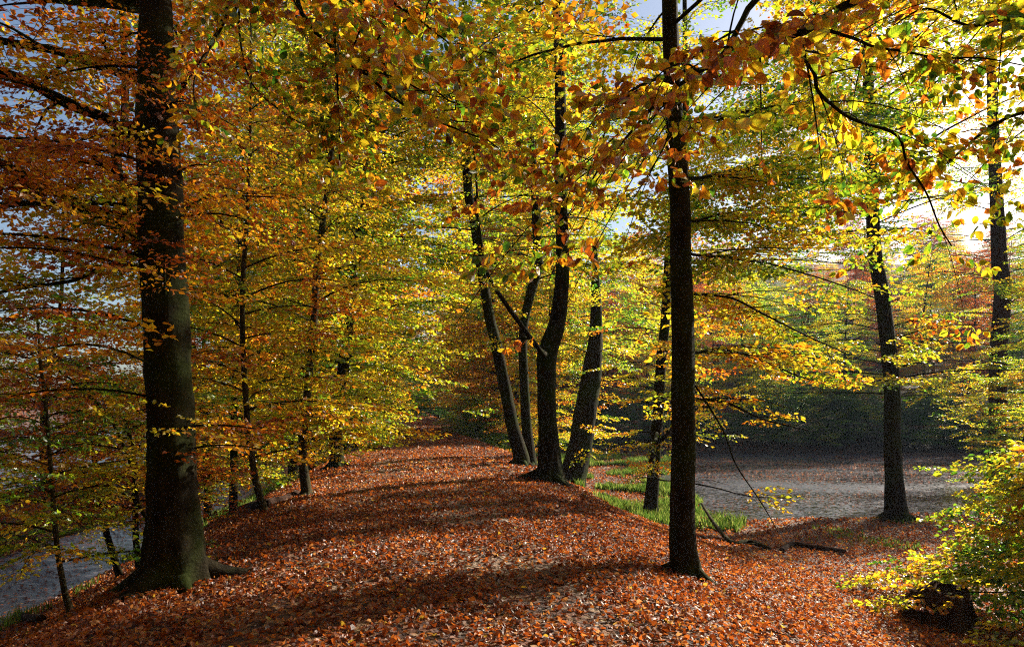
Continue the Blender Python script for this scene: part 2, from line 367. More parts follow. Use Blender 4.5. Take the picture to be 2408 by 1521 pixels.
def leaf_shape(lod):
    """leaf in (along, across, up) with unit length; returns V, Q, T, UV"""
    if lod == 0:
        V = np.array([[0, 0, 0], [.45, .37, .05], [1, 0, -.06], [.45, -.37, .05]]); T = [[0, 2, 1], [0, 3, 2]]; return V, [], T, V[:, :2]
    if lod == 1:
        V = np.array([[0, 0, 0], [.28, .28, .06], [.66, .26, .04], [1, 0, -.12], [.66, -.26, .04], [.28, -.28, .06], [.5, 0, -.02]])
        T = [[0, 6, 1], [1, 6, 2], [2, 6, 3], [3, 6, 4], [4, 6, 5], [5, 6, 0]]; return V, [], T, V[:, :2]
    xs = [0, .12, .3, .5, .7, .86, 1.0]; ws = [0, .19, .31, .335, .26, .13, 0]
    V = [[x, 0, -.10 * x * x - .012] for x in xs]; n = 7
    for sg in (1, -1):
        for x, wd in zip(xs[1:-1], ws[1:-1]): V.append([x, sg * wd, -.10 * x * x + wd * .20])
    Q = []; T = []
    for sgi, off in ((0, 7), (1, 12)):
        def f(*a): return list(a) if sgi == 0 else list(a)[::-1]
        T.append(f(0, 1, off)); T.append(f(5, 6, off + 4))
        for k in range(4): Q.append(f(1 + k, 2 + k, off + k + 1, off + k))
    V = np.array(V); return V, Q, T, V[:, :2]

def spray_template(seed, lod, leaf=0.085, gap=0.062, droop=0.12, tilt=.42, hang=.12, ts=.1):
    r = np.random.default_rng(seed); pos = []; dr = []; twigs = []
    def twig(p0, ang, L, slope):
        n = max(3, int(L / gap)); t = np.linspace(0, L, n)
        bend = r.normal(0, .35) / max(L, .2) * .5; a = ang + bend * t
        d = np.stack([np.cos(a), np.sin(a), slope - 2 * droop * t], -1)
        p = p0 + np.concatenate([[np.zeros(3)], np.cumsum(d[:-1] * (L / (n - 1)), 0)])
        p = p + r.normal(0, .006, p.shape) * np.array([1, 1, 1]); twigs.append(p)
        sg = 1 if r.random() < .5 else -1
        for k in range(1, n):
            if r.random() < .1: continue
            aa = a[k] + sg * r.uniform(.45, 1.1); sg = -sg
            pos.append(p[k]); dr.append([math.cos(aa), math.sin(aa), slope - hang + r.normal(0, .22)])
        pos.append(p[-1]); dr.append([math.cos(a[-1]), math.sin(a[-1]), -.1])
        return p, a
    p, a = twig(np.zeros(3), 0, 1.0, .05)
    sg = 1
    for x in np.arange(.08, .9, ts):
        i = min(len(p) - 1, int(x * len(p))); twig(p[i], a[i] + sg * r.uniform(.6, 1.0), (.5 * (1 - x) + .13) * r.uniform(.7, 1.2), r.normal(0.0, .12)); sg = -sg
    pos = np.array(pos); dr = unit(np.array(dr)); n = len(pos)
    nrm = np.array([0, 0, 1.0]) + r.normal(0, tilt, (n, 3)); side = unit(np.cross(nrm, dr)); up = np.cross(dr, side)
    LV, LQ, LT_, LU = leaf_shape(lod); m = len(LV)
    ll = leaf * r.uniform(.72, 1.15, n)
    cu = r.uniform(.2, 2.6, n)[:, None, None] * np.where(r.random(n) < .8, 1, -1)[:, None, None]; wdt = r.uniform(.85, 1.12, n)[:, None, None]
    V = pos[:, None] + ll[:, None, None] * (LV[None, :, 0:1] * dr[:, None] + wdt * LV[None, :, 1:2] * side[:, None] + cu * LV[None, :, 2:3] * up[:, None]) + dr[:, None] * .008
    off = (np.arange(n) * m)[:, None, None]
    Q = (np.array(LQ)[None] + off).reshape(-1, 4) if len(LQ) else np.zeros((0, 4), int)
    T = (np.array(LT_)[None] + off).reshape(-1, 3)
    tint = np.repeat(r.normal(0, 1, n), m); U = np.tile(LU, (n, 1))
    tg = Geo()
    for k, tw in enumerate(twigs): tube(tg, tw[::2] if len(tw) > 4 else tw, np.linspace(.006 if k == 0 else .0035, .0015, len(tw[::2] if len(tw) > 4 else tw)), 3)
    return dict(V=V.reshape(-1, 3), Q=Q, T=T, tint=tint, U=U, n=m, tw=(np.concatenate(tg.V), np.concatenate(tg.Q)))
TPL = {0: [spray_template(100 + i, 0, leaf=.10, tilt=.65) for i in range(8)], 1: [spray_template(200 + i, 1, leaf=.095, tilt=.65) for i in range(8)],
       2: [spray_template(300 + i, 2, leaf=.225, gap=.15, ts=.2, tilt=1.5, hang=.7) for i in range(8)],
       3: [spray_template(400 + i, 1, leaf=.15, gap=.10, tilt=.7, hang=.35) for i in range(8)]}

SV = np.array(SDIR); BASE = np.zeros(3)
def sun_gap(O):
    """openings cut into the canopy for sunlight: True for a spray whose shadow would fall on one of the sunlit strips across the path"""
    t = (O[:, 2] - 0.0) / SV[2]
    for _ in range(4):
        G = O - SV * t[:, None]; t = (O[:, 2] - ground_z(G[:, 0], G[:, 1])) / SV[2]
    G = O - SV * t[:, None]; y = np.maximum(G[:, 1], .5)
    px = (512 + G[:, 0] / y * F) / SIDEW; py = (HORIZON - (G[:, 2] - EYE) / y * F) / SIDEW
    v = py + .155 * (px - 1200)
    band = ((v > 1232) & (v < 1352)) | ((v > 1398) & (v < 1800)) | ((v > 1035) & (v < 1118)) | ((v <= 1035) & (np.sin(v * .33) > -.1))
    return band & (G[:, 1] > 2.5) & (px > 330) & (px < 2500)
def side_gap(O):
    """canopy thinned on purpose so the low sun reaches the young beeches left of the path"""
    t = (O[:, 0] + 4.0) / SV[0]; y = O[:, 1] - SV[1] * t; z = O[:, 2] - SV[2] * t
    return (O[:, 0] > -1.6) & (y > 12) & (y < 30) & (z > 1.8) & (z < 6.5)
SIDEW = 1024 / 2408
def place_sprays(leaf, wood, O, X, S, lod, spread=.08, off=None, roll=.25, seed=0):
    """put leafy sprays at origins O, pointing along X, scaled S"""
    r = np.random.default_rng(seed); M = len(O)
    if M == 0: return
    O = np.asarray(O); X = unit(np.asarray(X)); S = np.asarray(S)
    Wp = O + BASE + X * S[:, None] * .45
    kp = ~(sun_gap(Wp) & (r.random(M) < .92)) & ~(side_gap(Wp) & (r.random(M) < .7)); O = O[kp]; X = X[kp]; S = S[kp]; M = len(O)  # sprays removed on purpose to let sunlight through
    if M == 0: return
    up = np.array([0, 0, 1.0]) + r.normal(0, roll, (M, 3)); Y = unit(np.cross(up, X)); Zv = np.cross(X, Y)
    ti = r.integers(0, 8, M); so = r.normal(0, 1, M) * .09 if off is None else off
    flip = np.where(r.random(M) < .5, 1, -1)[:, None]
    for k in range(8):
        sel = np.where(ti == k)[0]
        if not len(sel): continue
        t = TPL[lod][k]; ns = len(sel)
        Rm = np.stack([X[sel], Y[sel] * 1, Zv[sel]], 1)       # rows
        V = np.einsum('vj,mjk->mvk', t['V'], Rm) * S[sel][:, None, None] + O[sel][:, None]
        nv = len(t['V']); o = (np.arange(ns) * nv)[:, None, None]
        C = t['tint'][None] * spread + so[sel][:, None] + 0 * V[..., 0]
        leaf.add(V.reshape(-1, 3), Q=(t['Q'][None] + o).reshape(-1, 4) if len(t['Q']) else None, T=(t['T'][None] + o).reshape(-1, 3), C=C.ravel(), U=np.tile(t['U'], (ns, 1)))
        if wood is not None:
            tv, tq = t['tw']; V = np.einsum('vj,mjk->mvk', tv, Rm) * S[sel][:, None, None] + O[sel][:, None]
            wood.add(V.reshape(-1, 3), Q=(tq[None] + (np.arange(ns) * len(tv))[:, None, None]).reshape(-1, 4))

def sprays_on(poly, step, scale, start=.2, rng=None, both=True, droop=.0, spreadang=(.45, 1.05), jitter=.1):
    """origins and directions of sprays along a branch"""
    L = np.linalg.norm(np.diff(poly, axis=0), axis=1); cum = np.concatenate([[0], np.cumsum(L)]); tot = cum[-1]
    O = []; X = []; S = []
    n = max(1, int(tot * (1 - start) / step)); sg = 1
    for k in range(n + 1):
        u = tot * (start + (1 - start) * k / max(n, 1)) + rng.normal(0, step * .2); u = min(max(u, 0), tot - 1e-4)
        p = np.array([np.interp(u, cum, poly[:, j]) for j in range(3)]); i = min(np.searchsorted(cum, u, side='right') - 1, len(L) - 1)
        d = poly[i + 1] - poly[i]; yaw = math.atan2(d[1], d[0])
        if k == n: ang = yaw + rng.normal(0, .2)
        else: ang = yaw + sg * rng.uniform(*spreadang); sg = -sg
        pit = rng.normal(-.02 - droop, .14); ed = 1 - .35 * (u / tot)
        O.append(p + rng.normal(0, jitter * .3, 3)); X.append([math.cos(ang), math.sin(ang), pit]); S.append(scale * ed * rng.uniform(.75, 1.2))
        if both and rng.random() < .9 and k < n:
            ang2 = yaw - (ang - yaw) + rng.normal(0, .2); O.append(p); X.append([math.cos(ang2), math.sin(ang2), rng.normal(-.02 - droop, .14)]); S.append(scale * ed * rng.uniform(.6, 1.05))
    return O, X, S

def grow_crown(leaf, wood, trunk_pts, trunk_r, z0, z1, rad, n, scale, lod, seed, step=.42, az=None, spread=.08, rise=.35, twigs=True):
    """limbs round a trunk between heights z0 and z1, each with leafy sprays"""
    r = np.random.default_rng(seed); O = []; X = []; S = []
    zt = trunk_pts[:, 2]
    for k in range(n):
        u = (k + r.random() * .8) / n; z = z0 + (z1 - z0) * u
        b = np.array([np.interp(z, zt, trunk_pts[:, j]) for j in range(3)]); b[2] = z
        if z > zt[-1]: b = trunk_pts[-1].copy()
        rr = np.interp(z, zt, trunk_r)
        a = k * 2.39996 + r.normal(0, .3)
        if az is not None: a = az[0] + az[1] * r.uniform(-1, 1)
        prof = rad * (1.0 - .75 * max(0, u - .35) / .65) * r.uniform(.6, 1.15)
        L = max(prof, .6); ri = rise * r.uniform(.3, 1.4) + .5 * u
        t = np.linspace(0, 1, 6)[:, None]; bend = r.normal(0, .25)
        aa = a + bend * t[:, 0]
        pts = b + np.concatenate([np.cumsum(np.stack([np.cos(aa), np.sin(aa), ri * (1 - 1.5 * t[:, 0])], -1) * L / 5, 0)], 0) - np.array([math.cos(a), math.sin(a), ri]) * L / 5 * 1
        pts[0] = b
        if wood is not None: tube(wood, catmull(pts, 7), np.linspace(min(rr * .45, .007 + L * .005), .006, 7), 4)
        o, x, s = sprays_on(pts, step, scale, .22, r)
        O += o; X += x; S += s
    place_sprays(leaf, wood if twigs else None, O, X, S, lod, spread=spread, seed=seed + 1)

SIDEW = 1024 / 2408
def trunk_points(pts, w, depth=None, lean=0.0, top=None):
    """picture outline of a stem -> points and radii; depth from where its base meets the ground"""
    d0 = hit(*pts[0]) if depth is None else depth
    k = np.linspace(0, 1, len(pts))
    P3 = np.array([D(x, y, d0 + lean * t) for (x, y), t in zip(pts, k)]); r = np.array([wi * SIDEW / F * (d0 + lean * t) / 2 for wi, t in zip(w, k)])
    gz = float(ground_z(P3[0, 0], P3[0, 1])); P3 = np.vstack([[P3[0, 0], P3[0, 1], min(gz, P3[0, 2]) - .25], P3]); r = np.concatenate([[r[0]], r])
    return P3, r, d0
def resample(P3, r, n):
    Q = catmull(P3, n); rr = np.interp(np.linspace(0, 1, n), np.linspace(0, 1, len(r)), r); return Q, rr

TREES = []
def hero(pts, w, label, autumn, cr=None, depth=None, lean=0.0, flare=.55, barkm=None, sides=18, extra=None, group=None, name="beech_tree", limbs=(), seg=60, near=False, cat="tree"):
    seed = len(TREES) + 5
    P3, rad, d0 = trunk_points(pts, w, depth, lean)
    base = np.array([P3[0, 0], P3[0, 1], P3[0, 2] + .25])
    root = empty(name, tuple(base), label, cat, group); TREES.append(root)
    Q, rr = resample(P3, rad, seg); BASE[:] = base
    wood = Geo(); leaf = Geo()
    tube(wood, Q - base, rr, sides, flare=flare, seed=seed, rough=.06)
    if flare > .5:                          # roots running out over the ground
        rq = np.random.default_rng(seed + 900); r0 = float(rr[len(rr) // 12]); nr = 6 if r0 > .1 else 4
        for k in range(nr):
            a = 2 * PI * k / nr + rq.uniform(-.4, .4); L = r0 * rq.uniform(2.6, 4.6); t = np.linspace(0, 1, 9); aa = a + rq.normal(0, .3) * t
            x = np.cos(aa) * L * t; y = np.sin(aa) * L * t; zz = ground_z(base[0] + x, base[1] + y) - base[2] + r0 * (1.25 * (1 - t) ** 3) - .03 * t - .01
            tube(wood, np.stack([x, y, zz], -1), r0 * (.52 * (1 - t) ** 1.1 + .06), 8, seed=k, rough=.1)
    for c in (cr or []):
        grow_crown(leaf, wood, Q - base, rr, seed=seed * 7 + c.get('k', 0), **{k: v for k, v in c.items() if k != 'k'})
    for lm in limbs:                       # limbs drawn from the picture
        dd = lm['d']; n = len(lm['p']); dd = list(dd) if isinstance(dd, list) else (np.linspace(dd[0], dd[1], n) if isinstance(dd, tuple) else [dd] * n)
        L3 = np.array([D(x, y, d) for (x, y), d in zip(lm['p'], dd)]) - base
        if lm.get('root', True):           # start inside the trunk
            zz = np.clip(L3[0, 2], (Q - base)[0, 2], (Q - base)[-1, 2]); a = np.array([np.interp(zz, (Q - base)[:, 2], (Q - base)[:, j]) for j in range(3)])
            L3 = np.vstack([a, L3])
        LQ = catmull(L3, 26); rl = np.linspace(lm['w'][0], lm['w'][1], 26) * SIDEW / F * np.mean(dd) / 2
        lg = Geo(); tube(lg, LQ, rl, 8, seed=seed, rough=.05)
        r = np.random.default_rng(seed * 31 + len(lm['p']) + int(lm['p'][0][1]) % 977)
        lv = Geo()
        if lm.get('leaf', 1):
            sub = []
            if lm.get('sub', 0):            # side branches
                for k in range(lm['sub']):
                    i = int(26 * (.2 + .75 * k / lm['sub'])); d = LQ[min(i + 1, 25)] - LQ[i - 1]; yaw = math.atan2(d[1], d[0]) + (1 if k % 2 else -1) * r.uniform(.5, 1.2)
                    Ls = lm.get('sublen', 1.2) * r.uniform(.6, 1.2); t = np.linspace(0, 1, 6)[:, None]
                    sp_ = LQ[i] + t * Ls * np.array([math.cos(yaw), math.sin(yaw), lm.get('subpitch', .1)]) + np.array([0, 0, -.2]) * (t ** 2) * Ls + r.normal(0, .02, (6, 3)) * t
                    tube(lg, sp_, np.linspace(rl[i] * .5, .004, 6), 5); sub.append(sp_)
            for pl in [LQ] + sub:
                o, x, s = sprays_on(pl, lm.get('step', .5), lm.get('s', .9), lm.get('start', .15), r, droop=lm.get('droop', 0))
                place_sprays(lv, lg, o, x, s, lm.get('lod', 1), seed=seed + len(pl), roll=lm.get('roll', .25), spread=lm.get('spread', .1))
        lo = link("bough", lg.mesh("bough", barkm or M_BARK, smooth=True), root)
        if lm.get('label'): lo["label"] = lm['label']
        if lv.n:
            fo = link("foliage", lv.mesh("foliage", M_NEAR if lm.get('lod', 1) == 2 else M_LEAF, tint=True), lo); fo["autumn"] = lm.get('autumn', autumn)
    link("trunk", wood.mesh("trunk", barkm or M_BARK, smooth=True), root)
    if leaf.n:
        c = link("crown", leaf.mesh("crown", M_LEAF, tint=True), root); c["autumn"] = autumn
    print("HERO", label[:30], "d=%.1f" % d0, "leafverts", leaf.n)
    return root, Q

# --- the big left beech with its boughs
hero([(412, 1372), (408, 1250), (405, 1100), (398, 900), (388, 700), (376, 450), (370, 250), (368, 100), (366, 0), (366, -300), (375, -900), (380, -1500)],
     [124, 112, 104, 101, 100, 97, 90, 78, 68, 55, 34, 12],
     "massive dark beech at the left edge of the path, thickest trunk in view", .66, flare=1.0, sides=40, seg=130,
     cr=[dict(z0=3.2, z1=7.5, rad=3.2, n=10, scale=1.0, lod=1, az=(2.4, 1.1), k=1), dict(z0=6.5, z1=14, rad=3.6, n=14, scale=1.5, lod=0, k=2, az=(2.2, 1.6)),
         dict(z0=1.2, z1=5.5, rad=1.5, n=15, scale=.8, lod=1, az=(-1.2, 1.2), k=3)],
     limbs=[dict(p=[(330, 178), (241, 156), (126, 118), (0, 95), (-150, 60)], w=(26, 14), d=(8, 7), s=1.0, sub=5),
            dict(p=[(312, 306), (241, 274), (151, 241), (65, 191), (0, 166), (-140, 120)], w=(30, 16), d=(8, 7.2), s=1.0, sub=5),
            dict(p=[(340, 440), (261, 397), (201, 359), (126, 347), (0, 339), (-150, 345)], w=(15, 9), d=(8.3, 9.5), s=1.0, sub=5),
            dict(p=[(345, 580), (261, 523), (201, 492), (151, 462), (90, 427), (0, 382), (-100, 330)], w=(30, 16), d=(8, 6.5), s=1.0, sub=6),
            dict(p=[(340, 515), (281, 503), (151, 482), (75, 477), (0, 485), (-120, 500)], w=(16, 10), d=(7.7, 6), s=.9, sub=5),
            dict(p=[(340, 623), (251, 623), (176, 658), (50, 676), (-60, 700)], w=(11, 7), d=(8, 7.3), s=.9, sub=4, autumn=.45),
            dict(p=[(350, 1110), (240, 1105), (150, 1120), (40, 1150)], w=(7, 3), d=(8, 7.6), s=.8, sub=3),
            dict(p=[(340, 8), (250, 4), (120, -6), (-40, -30)], w=(34, 20), d=(8, 6.5), s=1.0, sub=4),
            dict(p=[(360, 640), (320, 560), (301, 477), (281, 427), (274, 352), (291, 301), (294, 176), (286, 0), (280, -200)], w=(34, 12), d=(8.2, 10), s=1.0, sub=6, start=.4, label="slimmer second stem forking off the massive trunk"),
            dict(p=[(417, 226), (437, 186), (477, 136), (528, 40), (553, -60)], w=(15, 8), d=(8, 7.5), s=.8, sub=2),
            dict(p=[(422, 492), (477, 467), (553, 460), (700, 465)], w=(8, 3), d=(8, 9), s=.8, sub=3, autumn=.6),
            # boughs that hang down close to the camera
            dict(p=[(420, -1000), (560, -500), (687, -30), (768, 95), (818, 146), (863, 176), (914, 221), (974, 261), (1044, 291), (1125, 322)], w=(12, 3), d=[7, 5, 3.6, 3.4, 3.4, 3.35, 3.3, 3.2, 3.1, 3.1], s=.38, sub=11, sublen=.45, step=.15, lod=2, start=.60, droop=.25, autumn=.48, spread=.24, roll=.5, label="leafy branch end hanging close in the upper left"),
            dict(p=[(700, -300), (775, 0), (788, 100), (795, 226), (798, 302), (800, 387), (815, 400)], w=(7, 2), d=(3.5, 3.3), root=False, s=.34, step=.06, lod=2, start=.28, droop=.5, autumn=.42, spread=.24, roll=.5),
            dict(p=[(470, -500), (553, -30), (533, 40), (492, 115), (472, 141), (455, 201), (462, 261), (465, 322)], w=(8, 2), d=(3.6, 3.4), root=False, s=.3, step=.08, lod=2, start=.5, droop=.4, autumn=.5, spread=.24, roll=.5),
            dict(p=[(800, -400), (900, -40), (979, 40), (1054, 100), (1104, 150)], w=(8, 2), d=(3.5, 3.3), root=False, s=.3, step=.14, sub=4, sublen=.3, lod=2, start=.45, droop=.4, autumn=.40, spread=.24, roll=.5),
            dict(p=[(640, -300), (570, -20), (565, 90), (595, 200), (677, 271), (733, 300)], w=(7, 2), d=(3.5, 3.3), root=False, s=.3, step=.08, lod=2, start=.35, droop=.35, autumn=.36, spread=.24, roll=.5),
            ])

# --- left of the path
hero([(722, 1165), (712, 1080), (716, 1000), (725, 900), (738, 760), (745, 640), (757, 540), (770, 440), (785, 300), (795, 150), (800, -100), (800, -400)],
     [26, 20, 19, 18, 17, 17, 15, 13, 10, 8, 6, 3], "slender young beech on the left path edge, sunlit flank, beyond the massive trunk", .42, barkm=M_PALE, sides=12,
     cr=[dict(z0=1.0, z1=8, rad=2.9, n=44, scale=1.2, lod=1)])
hero([(622, 1205), (600, 1120), (583, 1000), (575, 880), (570, 760), (572, 640), (580, 540), (585, 400), (590, 200), (590, -100)],
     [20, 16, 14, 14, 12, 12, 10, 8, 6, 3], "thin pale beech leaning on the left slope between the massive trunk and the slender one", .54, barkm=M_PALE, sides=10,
     cr=[dict(z0=.9, z1=7, rad=2.8, n=40, scale=1.2, lod=1)])
hero([(792, 1100), (790, 1000), (800, 920), (815, 800), (828, 680), (845, 560), (860, 430), (868, 300), (860, 100), (850, -200)],
     [34, 30, 28, 26, 24, 22, 20, 17, 12, 5], "dark beech on the left shoulder where the path narrows, half veiled by yellow leaves", .34, depth=None,
     cr=[dict(z0=1.2, z1=16, rad=4.2, n=102, scale=1.4, lod=0)])

# --- right of the path
hero([(1292, 1130), (1288, 1000), (1285, 900), (1286, 835), (1310, 760), (1320, 680), (1322, 560), (1318, 420), (1318, 250), (1312, 80), (1310, -100), (1310, -500)],
     [54, 44, 43, 48, 40, 34, 30, 28, 26, 22, 20, 6], "dark forked beech standing on the crest right of the path", .36, flare=.9, sides=20,
     cr=[dict(z0=5.2, z1=16, rad=3.2, n=24, scale=1.4, lod=0, step=.5)],
     limbs=[dict(p=[(1272, 825), (1230, 770), (1180, 700), (1145, 640), (1130, 560), (1118, 470), (1122, 450), (1110, 300)], w=(15, 4), d=(16, 14), s=1.0, sub=4, start=.5, label="thin curved bough of the fork")])
hero([(1345, 1135), (1365, 1040), (1380, 950), (1392, 870), (1400, 800), (1402, 700), (1398, 560)],
     [60, 55, 52, 46, 34, 24, 10], "stout greenish trunk leaning right, just behind the forked beech", .34, lean=0, sides=20, flare=.25,
     cr=[dict(z0=3.6, z1=8, rad=3.0, n=16, scale=1.4, lod=0)])
hero([(1225, 1072), (1205, 1000), (1185, 900), (1165, 800), (1150, 740), (1130, 620), (1115, 520), (1100, 440), (1095, 300), (1090, 100), (1090, -200)],
     [36, 30, 28, 26, 24, 22, 22, 22, 18, 12, 5], "tall beech leaning left over the path, left one of the crossed pair", .36, depth=20.5,
     cr=[dict(z0=6.0, z1=18, rad=3.6, n=50, scale=1.7, lod=0, step=.6)])
hero([(1248, 1084), (1238, 1000), (1233, 900), (1230, 780), (1245, 700), (1262, 640), (1265, 600), (1255, 400), (1240, 200), (1240, -100)],
     [28, 24, 22, 20, 22, 24, 24, 18, 10, 4], "straight mossy beech, right one of the crossed pair behind the forked beech", .34, depth=22.5,
     cr=[dict(z0=6.0, z1=16, rad=3.3, n=58, scale=1.6, lod=0, step=.6)])
hero([(1152, 1034), (1142, 960), (1135, 880), (1130, 780), (1128, 700), (1125, 500), (1120, 300)],
     [22, 16, 15, 14, 12, 8, 4], "slim dark beech at the right path edge, farthest down the path before the bushes", .55,
     cr=[dict(z0=2.5, z1=13, rad=3.6, n=61, scale=1.8, lod=0, step=.6)])
hero([(1527, 1217), (1538, 1100), (1548, 960), (1555, 850), (1565, 740), (1572, 600), (1585, 400), (1590, 200)],
     [34, 28, 26, 24, 22, 18, 12, 5], "slim dark beech partly hidden by the bigger trunk on the right slope", .45,
     cr=[dict(z0=2.2, z1=9, rad=2.6, n=31, scale=1.2, lod=0, step=.5)],
     limbs=[dict(p=[(1545, 1040), (1600, 990), (1640, 960), (1700, 950)], w=(12, 5), d=(14, 14), s=.9, sub=2, start=.6),
            dict(p=[(1540, 1120), (1600, 1130), (1680, 1145), (1760, 1165), (1860, 1170)], w=(5, 2), d=(14, 13), s=.9, sub=3, start=.25, autumn=.5)])
hero([(1612, 1352), (1605, 1250), (1606, 1100), (1607, 950), (1606, 800), (1602, 650), (1600, 520), (1594, 400), (1588, 320), (1583, 250), (1578, 100), (1570, -200), (1560, -800), (1560, -1300)],
     [66, 58, 56, 54, 53, 50, 47, 46, 44, 40, 38, 34, 20, 6], "straight dark beech on the right slope, tallest clear trunk right of centre", .42, flare=.8, sides=26, seg=90,
     cr=[dict(z0=6.0, z1=13, rad=3.8, n=30, scale=1.4, lod=0, k=1, step=.42)],
     limbs=[dict(p=[(1636, 938), (1706, 945), (1757, 968), (1806, 988), (1900, 1010)], w=(9, 3), d=(8.6, 9), s=.8, sub=3, autumn=.5),
            dict(p=[(1631, 598), (1706, 603), (1757, 613), (1806, 618), (1950, 660), (2060, 700)], w=(7, 3), d=(8.6, 10.5), s=1.0, sub=11, sublen=1.6, step=.38, autumn=.38),
            dict(p=[(1631, 690), (1720, 700), (1800, 740), (1900, 790), (1990, 830)], w=(7, 3), d=(8.7, 9.5), s=1.0, sub=10, sublen=1.6, step=.38, autumn=.48),
            dict(p=[(1631, 830), (1700, 820), (1800, 850), (1900, 890), (2010, 900)], w=(7, 3), d=(8.7, 11), s=1.0, sub=10, sublen=1.6, step=.38, autumn=.54),
            dict(p=[(1625, 300), (1740, 270), (1880, 300), (2020, 350)], w=(9, 3), d=(8.6, 12), s=1.0, sub=11, sublen=1.8, step=.4, autumn=.34, subpitch=.25),
            dict(p=[(1628, 420), (1740, 400), (1880, 420), (2060, 450)], w=(9, 3), d=(8.6, 12), s=1.0, sub=11, sublen=1.8, step=.4, autumn=.32, subpitch=.2),
            dict(p=[(1631, 520), (1720, 500), (1850, 530), (1990, 570)], w=(7, 3), d=(8.6, 11.5), s=1.0, sub=11, sublen=1.6, step=.38, autumn=.34),
            dict(p=[(1630, 900), (1700, 1010), (1730, 1090), (1790, 1180), (1830, 1250)], w=(6, 2), d=(8.4, 8), s=.5, sub=0, autumn=.7, step=.5)])

# --- by the lake
hero([(1617, 1190), (1618, 900), (1615, 600), (1612, 300), (1610, 0), (1610, -300)], [20, 18, 16, 14, 10, 4],
     "slim beech standing directly behind the straight trunk near the lake", .33, depth=21, cr=[dict(z0=8, z1=15, rad=5.0, n=24, scale=1.35, lod=0, step=.45)])
hero([(2110, 1222), (2103, 1130), (2098, 1000), (2097, 900), (2090, 820), (2075, 700), (2058, 600), (2052, 480), (2046, 300), (2040, 150), (2038, -50), (2036, -400)],
     [44, 39, 36, 35, 34, 32, 30, 28, 26, 22, 18, 6], "lone dark beech on the near shore of the lake", .38, flare=1.0, sides=20,
     cr=[dict(z0=3.4, z1=6.2, rad=4.2, n=26, scale=1.2, lod=0, step=.45, rise=.15), dict(z0=8, z1=17, rad=5.4, n=60, scale=1.35, lod=0, step=.45, k=1)])
hero([(2345, 1180), (2345, 1100), (2347, 950), (2350, 800), (2358, 680), (2350, 600), (2340, 400), (2330, 100), (2330, -200)],
     [46, 38, 37, 36, 35, 32, 26, 18, 6], "rough red-brown trunk rising behind the yellow-green bush at the right edge", .34, barkm=M_OAK, flare=.5, sides=20,
     cr=[dict(z0=2.6, z1=6.2, rad=4.2, n=30, scale=1.2, lod=0, step=.45, rise=.15), dict(z0=8, z1=17, rad=4.4, n=50, scale=1.3, lod=0, step=.5, k=1)])

